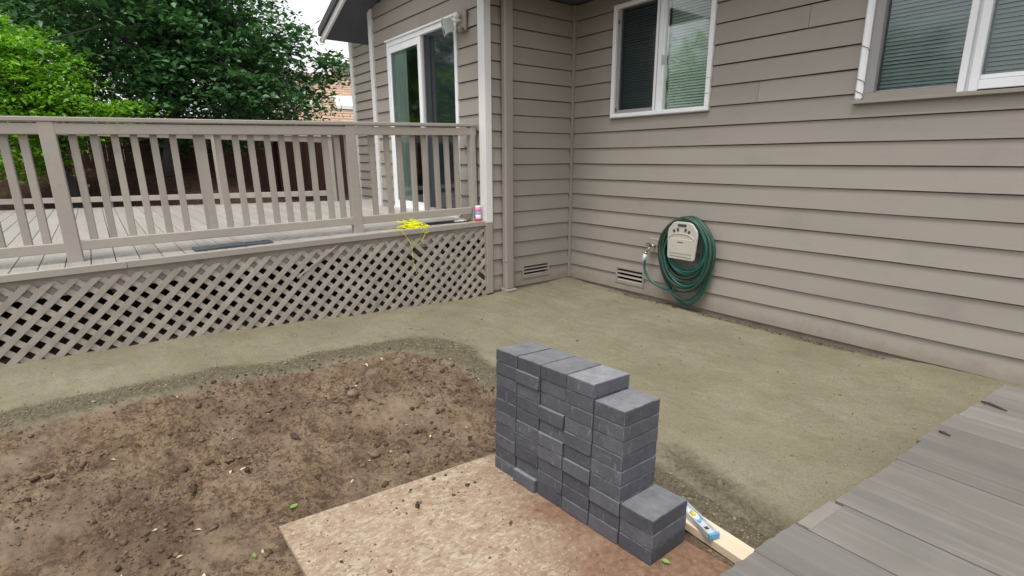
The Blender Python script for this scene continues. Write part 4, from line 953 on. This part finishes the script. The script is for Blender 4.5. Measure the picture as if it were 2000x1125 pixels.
# ------------------------------------------------------------------ neighbouring house
nb = empty("neighbour_house", (-19, 5, 0), "neighbouring house with a tan shingled roof behind the trees", "house")
V0 = Vector((-18, 0, 0))
nrow = 22
for i in range(nrow):
    a, b_ = i/nrow, (i+1)/nrow
    x0, z0 = -16.5-3.2*a, 2.55+2.45*a; x1, z1 = -16.5-3.2*b_-0.05, 2.55+2.45*b_+0.02
    q = MB(); q.prism([(x0, z0+0.02), (x1, z1), (x1, z1-0.03), (x0, z0-0.02)], lambda t_, x, z: (x+19, t_-5, z), 1.2, 9.5); q.build("shingle_course", m_nroof, nb)
q = MB(); q.prism([(-19.75, 4.6), (-19.75, 5.55), (-20.0, 5.55), (-20.0, 4.6)], lambda t_, x, z: (x+19, t_-5, z), 4.6, 9.0); q.build("wall", m_nwall, nb)
q = MB(); q.prism([(-19.4, 5.40), (-21.5, 6.3), (-21.5, 6.4), (-19.4, 5.50)], lambda t_, x, z: (x+19, t_-5, z), 4.3, 9.2); q.build("roof", m_wtrim, nb)
q = MB(); q.box(-16.8, -16.6, 1.4, 9.3, 0.3, 2.6); q.v = [(x+19, y-5, z) for x, y, z in q.v]; q.build("wall", m_nwall, nb)
q = MB(); q.prism([(-17.55, 3.42), (-18.1, 3.84), (-18.1, 3.98), (-17.55, 3.56)], lambda t_, x, z: (x+19, t_-5, z), 3.80, 5.4); q.build("skylight", m_white, nb)

# ------------------------------------------------------------------ trees
def leaves_mesh(name, C, size, mat, upb=0.7, seed=1, aspect=0.55, droop=0.35):
    g = np.random.default_rng(seed); N = len(C)
    n = g.normal(size=(N, 3)); n /= np.linalg.norm(n, axis=1, keepdims=True); n[:, 2] = np.abs(n[:, 2]); n[:, 2] += upb; n /= np.linalg.norm(n, axis=1, keepdims=True)
    d = g.normal(size=(N, 3)); d[:, 2] -= droop; d -= n*np.sum(d*n, 1, keepdims=True); d /= np.linalg.norm(d, axis=1, keepdims=True); s = np.cross(n, d)
    L_ = (size*g.uniform(0.45, 1.35, N))[:, None]
    b0 = C-d*L_*0.5; tp = C+d*L_*0.5-n*L_*0.10; l = C+s*L_*aspect*0.5+n*L_*0.06-d*L_*0.08; r = C-s*L_*aspect*0.5+n*L_*0.06-d*L_*0.08
    V = np.stack([b0, l, tp, r], 1).reshape(-1, 3); i = np.arange(N)*4
    F = np.stack([np.stack([i, i+2, i+1], 1), np.stack([i, i+3, i+2], 1)], 1).reshape(-1, 3)
    return raw_mesh(name, V, F, mat, {"shade": np.repeat(np.clip(g.normal(0.5, 0.25, N), 0, 1), 4)})
def tree(name, base, height, trunk_r, lobes, leaf, nclump, per, clump_r, mat, label, group=None, lean=(0, 0), seed=1, upb=0.7, aspect=0.55, cr=(1, 1, 0.45)):
    g = np.random.default_rng(seed); root = empty(name, base, label, "tree", group); b0 = Vector(base)
    cen = []
    wts = np.array([l[3]*l[4]*l[5] for l in lobes]); wts = np.maximum(wts/wts.sum(), 0.018); wts = wts/wts.sum()
    for i in range(nclump):
        l = lobes[g.choice(len(lobes), p=wts)]
        v = g.normal(size=3); v /= np.linalg.norm(v); rad = g.uniform(0.25, 1.0)**0.45*(1+0.10*g.normal())
        cen.append((l[0]+v[0]*l[3]*rad, l[1]+v[1]*l[4]*rad, l[2]+v[2]*l[5]*rad))
    cen = np.array(cen)
    C = np.repeat(cen, per, 0); off = g.normal(size=C.shape)*np.array(cr)*clump_r*np.repeat(g.uniform(0.6, 1.3, nclump), per)[:, None]
    C = C+off; C[:, 2] -= 0.25*np.hypot(off[:, 0], off[:, 1])
    C = C[C[:, 2] > float(base[2])+0.25]
    link("crown", leaves_mesh("crown", C-np.array(base), leaf, mat, upb, seed+1, aspect), root)
    t = MB(); n = 9; top = Vector((lean[0], lean[1], height*0.72)); tp = []
    for i in range(n+1):
        f = i/n; tp.append(Vector((top.x*f+0.06*math.sin(f*5+seed), top.y*f+0.06*math.cos(f*4+seed)-0.06*math.cos(seed), top.z*f-0.25*(i == 0))))
    t.tube(tp, [trunk_r*(1.25 if i == 0 else 1)*(1-0.75*i/n) for i in range(n+1)], 10); t.build("trunk", m_bark, root, True)
    lm = MB()
    for j in range(min(60, nclump)):
        c = Vector(cen[j])-b0; f = g.uniform(0.3, 0.95); k = min(n-1, int(f*n)); a = tp[k].lerp(tp[k+1], f*n-k)
        mid = a.lerp(c, 0.5)+Vector((0, 0, 0.12*(c-a).length)); r0 = trunk_r*(1-0.7*f)*0.45
        lm.tube([a, a.lerp(mid, 0.6), mid, c], [r0, r0*0.7, r0*0.5, 0.006], 6)
    lm.build("limbs", m_bark, root, True); return root
zb = lambda x, y: float(H(x, y))
tree("maple_tree", (-8.4, -3.2, zb(-8.4, -3.2)), 5.5, 0.16,
     [(-8.3, -2.0, 3.6, 1.5, 1.6, 1.3), (-8.6, -3.6, 4.2, 1.7, 1.8, 1.6), (-8.2, -0.85, 3.25, 1.1, 0.85, 0.95), (-8.8, -2.5, 5.1, 1.8, 2.0, 1.2), (-8.0, -2.3, 2.75, 1.2, 1.7, 0.6), (-7.7, 0.15, 3.45, 0.35, 0.42, 0.30), (-8.9, -2.8, 2.0, 0.5, 1.9, 0.45)],
     0.140, 620, 46, 0.26, m_leafd, "large dark green broadleaf tree whose branches reach the house corner", lean=(-0.2, 0.5), seed=4, upb=0.85, aspect=0.6, cr=(1, 1, 0.24))
tree("golden_maple", (-7.35, -4.75, zb(-7.35, -4.75)), 3.4, 0.10,
     [(-7.3, -5.3, 2.75, 1.0, 0.9, 0.75), (-7.0, -5.0, 2.2, 0.8, 1.0, 0.55), (-7.1, -4.3, 2.15, 0.7, 0.7, 0.35), (-7.5, -5.8, 3.2, 0.8, 0.8, 0.6), (-7.0, -5.35, 1.5, 0.6, 0.55, 0.40)],
     0.090, 400, 58, 0.20, m_leafb, "small bright lime-green tree beside the deck railing", lean=(0.1, -0.3), seed=9, upb=0.9, aspect=0.5, cr=(1, 1, 0.22))
tree("evergreen_tree", (-11.6, -5.6, zb(-11.6, -5.6)), 8.0, 0.2,
     [(-11.5, -5.4, 3.6, 1.6, 1.8, 2.0), (-11.4, -4.2, 2.7, 1.0, 1.5, 0.8), (-11.7, -4.4, 5.2, 1.6, 1.8, 1.6), (-11.3, -6.6, 4.6, 1.6, 1.6, 2.0)],
     0.13, 620, 40, 0.32, m_leafm, "deep green tree towering behind the lime-green tree", lean=(0, 0), seed=14, upb=0.3)
tree("background_tree", (-13.5, -0.5, zb(-13.5, -0.5)), 7.0, 0.2,
     [(-13.5, -1.4, 4.0, 1.6, 2.2, 1.8), (-13.5, -3.2, 5.3, 1.8, 2.0, 1.8), (-13.2, 0.3, 3.2, 1.4, 1.4, 1.0)],
     0.15, 480, 36, 0.36, m_leafm, "shaded green tree standing beyond the fence behind the large broadleaf tree", seed=21, upb=0.3)
# garden trees outside the frame that the window glass mirrors
for (x, y, s) in ((-5.2, -11.0, 3), (-1.5, -14.0, 5)):
    tree("garden_tree", (x, y, zb(x, y)), 6.0, 0.18, [(x, y, 3.6, 1.7, 1.7, 1.5), (x+0.6, y+0.4, 2.4, 1.3, 1.3, 0.9)], 0.14, 260, 36, 0.34, m_leafb if s == 3 else m_leafm, "bright garden tree mirrored in the window beside the house corner" if s == 3 else "darker garden tree mirrored in the window glass", "garden trees mirrored in the windows", seed=30+s)

# ------------------------------------------------------------------ small things on the ground
ico = bmesh.new(); bmesh.ops.create_icosphere(ico, subdivisions=1, radius=1.0)
IV = np.array([v.co[:] for v in ico.verts]); IF = np.array([[v.index for v in f.verts] for f in ico.faces]); ico.free()
def scatter(name, X, Y, Sz, mat, seed, squash=0.7, zf=None, attrs=True, sink=0.25):
    g = np.random.default_rng(seed); N = len(X)
    V = IV[None]*(1+0.34*g.normal(size=(N, len(IV), 1))); V = V*np.stack([g.uniform(0.7, 1.3, N), g.uniform(0.7, 1.3, N), np.full(N, squash)*g.uniform(0.7, 1.2, N)], 1)[:, None]
    a = g.uniform(0, 6.28, N); c, s = np.cos(a)[:, None], np.sin(a)[:, None]
    V = np.stack([V[..., 0]*c-V[..., 1]*s, V[..., 0]*s+V[..., 1]*c, V[..., 2]], -1)*Sz[:, None, None]
    Z = H(X, Y) if zf is None else zf(X, Y)
    V += np.stack([X, Y, Z+Sz*(squash-sink)*0.5], 1)[:, None]
    F = IF[None]+(np.arange(N)*len(IV))[:, None, None]
    me = raw_mesh(name, V.reshape(-1, 3), F.reshape(-1, 3), mat, {"shade": np.repeat(g.random(N), len(IV))}); return link(name, me)
def clod_mat(name, c1, c2):
    mt, t, b = base_mat(name); at = t.nodes.new("ShaderNodeAttribute"); at.attribute_name = "shade"
    t.links.new(ramp(t, at.outputs["Fac"], [(0, c1), (1, c2)]), b.inputs["Base Color"]); b.inputs["Roughness"].default_value = 0.95; b.inputs["Specular IOR Level"].default_value = 0.1
    tc = t.nodes.new("ShaderNodeTexCoord"); bump(t, b, noise(t, tc.outputs["Object"], 150, 4), 0.6, 0.003); return mt
m_clod = clod_mat("soil_clod", (0.060, 0.039, 0.027), (0.18, 0.126, 0.089)); m_crumb = clod_mat("sand_crumb", (0.10, 0.085, 0.052), (0.30, 0.26, 0.165))
def pick(n, cond, box, seed):
    g = np.random.default_rng(seed); X = g.uniform(box[0], box[1], n); Y = g.uniform(box[2], box[3], n); k = cond(X, Y, g); return X[k], Y[k], g
def in_ply(X, Y):
    uu = (X-ST0[0])*SU[0]+(Y-ST0[1])*SU[1]; vv = (X-ST0[0])*SV[0]+(Y-ST0[1])*SV[1]
    return (uu > -0.18) & (vv > -1.0) & (vv < 0.26) & (uu < 1.35)
def soil_ok(X, Y, g):
    d = soil_sd(X, Y)+fbm(X, Y, 3.0, 4)*0.10; cl = sst(0.40, 0.66, vnoise(X*3.1, Y*3.1)*0.6+vnoise(X*9, Y*9)*0.4)
    return (d > 0.18) & ~in_ply(X, Y) & (g.random(len(X)) < 0.12+0.88*cl)
X, Y, g = pick(70000, soil_ok, (0.9, 4.3, -5.9, -2.3), 3)
props(scatter("soil_clods", X, Y, np.clip(g.pareto(2.5, len(X))*0.0026+0.0015, 0, 0.017), m_clod, 4, squash=0.6, sink=0.35), "loose brown soil clods on the bare ground", None, None, "stuff")
def rid_ok(X, Y, g):
    d = soil_sd(X, Y)+fbm(X, Y, 3.0, 4)*0.10
    return (g.random(len(X)) < np.exp(-((d-0.09)/0.11)**2)) & ~in_ply(X, Y)
X, Y, g = pick(60000, rid_ok, (0.5, 4.0, -5.9, -2.0), 5)
props(scatter("sand_crumbs", X, Y, np.clip(g.pareto(3.0, len(X))*0.0022+0.0018, 0, 0.011), m_crumb, 6), "crumbled damp sand along the edge of the screeded bed", None, None, "stuff")
def sand_ok(X, Y, g):
    d = soil_sd(X, Y); return (d < 0.0)
X, Y, g = pick(7000, sand_ok, (0.1, 4.0, -5.5, -0.1), 7)
props(scatter("sand_grains", X, Y, np.clip(g.pareto(3.5, len(X))*0.0022+0.0015, 0, 0.009), m_crumb, 8), "coarse grains scattered over the screeded sand", None, None, "stuff")
def wall_ok(X, Y, g): return g.random(len(X)) < sst(3.7, 2.9, X)*sst(0.4, 1.4, X)
X, Y, g = pick(1500, wall_ok, (0.4, 3.7, -0.13, -0.02), 9)
props(scatter("wall_soil_clods", X, Y, np.clip(g.pareto(3.0, len(X))*0.003+0.002, 0, 0.012), m_clod, 10), "loose soil crumbs along the foot of the siding", None, None, "stuff")
plz = lambda X, Y: ST0[2]-(SN[0]*(X-ST0[0])+SN[1]*(Y-ST0[1]))/SN[2]+0.0005
def ply_ok(X, Y, g):
    uu = (X-ST0[0])*SU[0]+(Y-ST0[1])*SU[1]; vv = (X-ST0[0])*SV[0]+(Y-ST0[1])*SV[1]
    return (uu > -0.09) & (vv > -0.94) & (vv < -0.02) & (uu < 1.2) & (g.random(len(X)) < 0.15+0.85*sst(0.45, 0.65, vnoise(X*6, Y*6)))
X, Y, g = pick(2600, ply_ok, (2.5, 4.2, -4.3, -2.9), 11)
props(scatter("mud_crumbs", X, Y, np.clip(g.pareto(2.8, len(X))*0.0017+0.0012, 0, 0.010), m_clod, 12, zf=plz), "dried mud crumbs scattered over the wood sheet", None, None, "stuff")
# litter: pale seed leaves
def lit_ok(X, Y, g): return (soil_sd(X, Y) > 0.1) & ~in_ply(X, Y)
X, Y, g = pick(60, lit_ok, (0.95, 3.4, -5.6, -2.5), 13)
Cc = np.stack([X, Y, H(X, Y)+0.008], 1)
props(link("leaf_litter", leaves_mesh("leaf_litter", Cc, 0.034, m_litter, 2.5, 3, 0.35, 0.0)), "pale dry leaf litter on the soil", None, None, "stuff")
def one_leaf(x, y, z, L_, w, a, mat, label, tilt=0.3):
    q = MB(); q.add([(-L_/2, 0, 0), (-L_/6, w/2, 0.004), (L_/2, 0, 0.003), (-L_/6, -w/2, 0.004), (-L_/6, 0, 0), (L_/6, w*0.4, 0.004), (L_/6, -w*0.4, 0.004), (L_/6, 0, 0.0)],
                    [(0, 4, 1), (0, 3, 4), (1, 4, 7, 5), (4, 3, 6, 7), (5, 7, 2), (7, 6, 2)])
    o = q.build("fallen_leaf", mat, loc=(x, y, z), rot=(tilt, 0.1, a)); return props(o, label, "leaf", "fallen leaves on the ground")
one_leaf(3.685, -3.045, float(plz(3.685, -3.045))+0.006, 0.034, 0.018, 0.4, m_gleaf, "small green leaf lying on the wood sheet below the low paver column")
one_leaf(2.53, -4.02, zb(2.53, -4.02)+0.015, 0.04, 0.018, 1.9, m_gleaf, "curled yellow-green leaf beside the near corner of the wood sheet")
one_leaf(2.74, -4.22, zb(2.74, -4.22)+0.02, 0.03, 0.012, 0.2, m_gleaf, "thin green leaf on the soil off the short side of the wood sheet")
m_dleaf = M("dark_dead_leaf", (0.045, 0.028, 0.02), 0.6, 0.3, 30)
one_leaf(1.884, -3.832, zb(1.884, -3.832)+0.014, 0.075, 0.032, 0.5, m_dleaf, "curled dark brown leaf on the bare soil midway between sand edge and board", 0.5)
one_leaf(2.420, -3.063, zb(2.420, -3.063)+0.012, 0.045, 0.025, 2.0, m_dleaf, "small dark brown leaf on the soil nearest the tall end of the paver stack", 0.5)
# stones and clods that can be picked out
for (px, py, s, lab) in ((1.45, -3.20, 0.042, "round brown stone half sunk in the soil mound, largest of its kind"), (1.40, -2.98, 0.034, "rounded tan stone on the soil mound near the sand edge"), (1.60, -3.40, 0.028, "dark grey stone in the soil beside the mound"), (2.28, -3.55, 0.022, "small round stone in the soil before the wood sheet")):
    bm = bmesh.new(); bmesh.ops.create_icosphere(bm, subdivisions=3, radius=s); r_ = random.Random(int(s*1e4)); f = [Vector((r_.uniform(-1, 1), r_.uniform(-1, 1), r_.uniform(-1, 1)))*2 for _ in range(4)]
    for v in bm.verts:
        k = 1+0.10*sum(math.sin(v.co.dot(w)/s*1.3+i) for i, w in enumerate(f)); v.co = Vector((v.co.x*k*1.15, v.co.y*k, v.co.z*k*0.75))
    me = bpy.data.meshes.new("stone"); bm.to_mesh(me); bm.free(); me.materials.append(m_stone); me.polygons.foreach_set("use_smooth", [True]*len(me.polygons))
    props(link("stone", me, None, (px, py, zb(px, py)+s*0.25), (0, 0, r_.uniform(0, 6))), lab, "stone", "stones in the soil")
# twig and curl of bark on the planks
q = MB(); q.tube([(-0.055, 0.02, 0.006), (-0.02, 0.012, 0.010), (0.02, -0.005, 0.008), (0.06, -0.022, 0.006)], [0.004, 0.007, 0.006, 0.003], 7); q.tube([(-0.03, 0.014, 0.01), (-0.035, -0.004, 0.008)], 0.003, 5)
props(q.build("twig", m_twig, None, True, loc=(4.15, -0.82, PZ+0.002)), "forked dark twig on the planks near the house wall", "twig")
q = MB(); q.tube([(-0.022, 0.006, 0.004), (0.0, 0.0, 0.007), (0.026, -0.006, 0.004)], [0.004, 0.006, 0.003], 7)
props(q.build("twig", m_twig, None, True, loc=(4.075, -1.385, PZ+0.002)), "short dark bark chip at the outer ends of the planks", "twig")
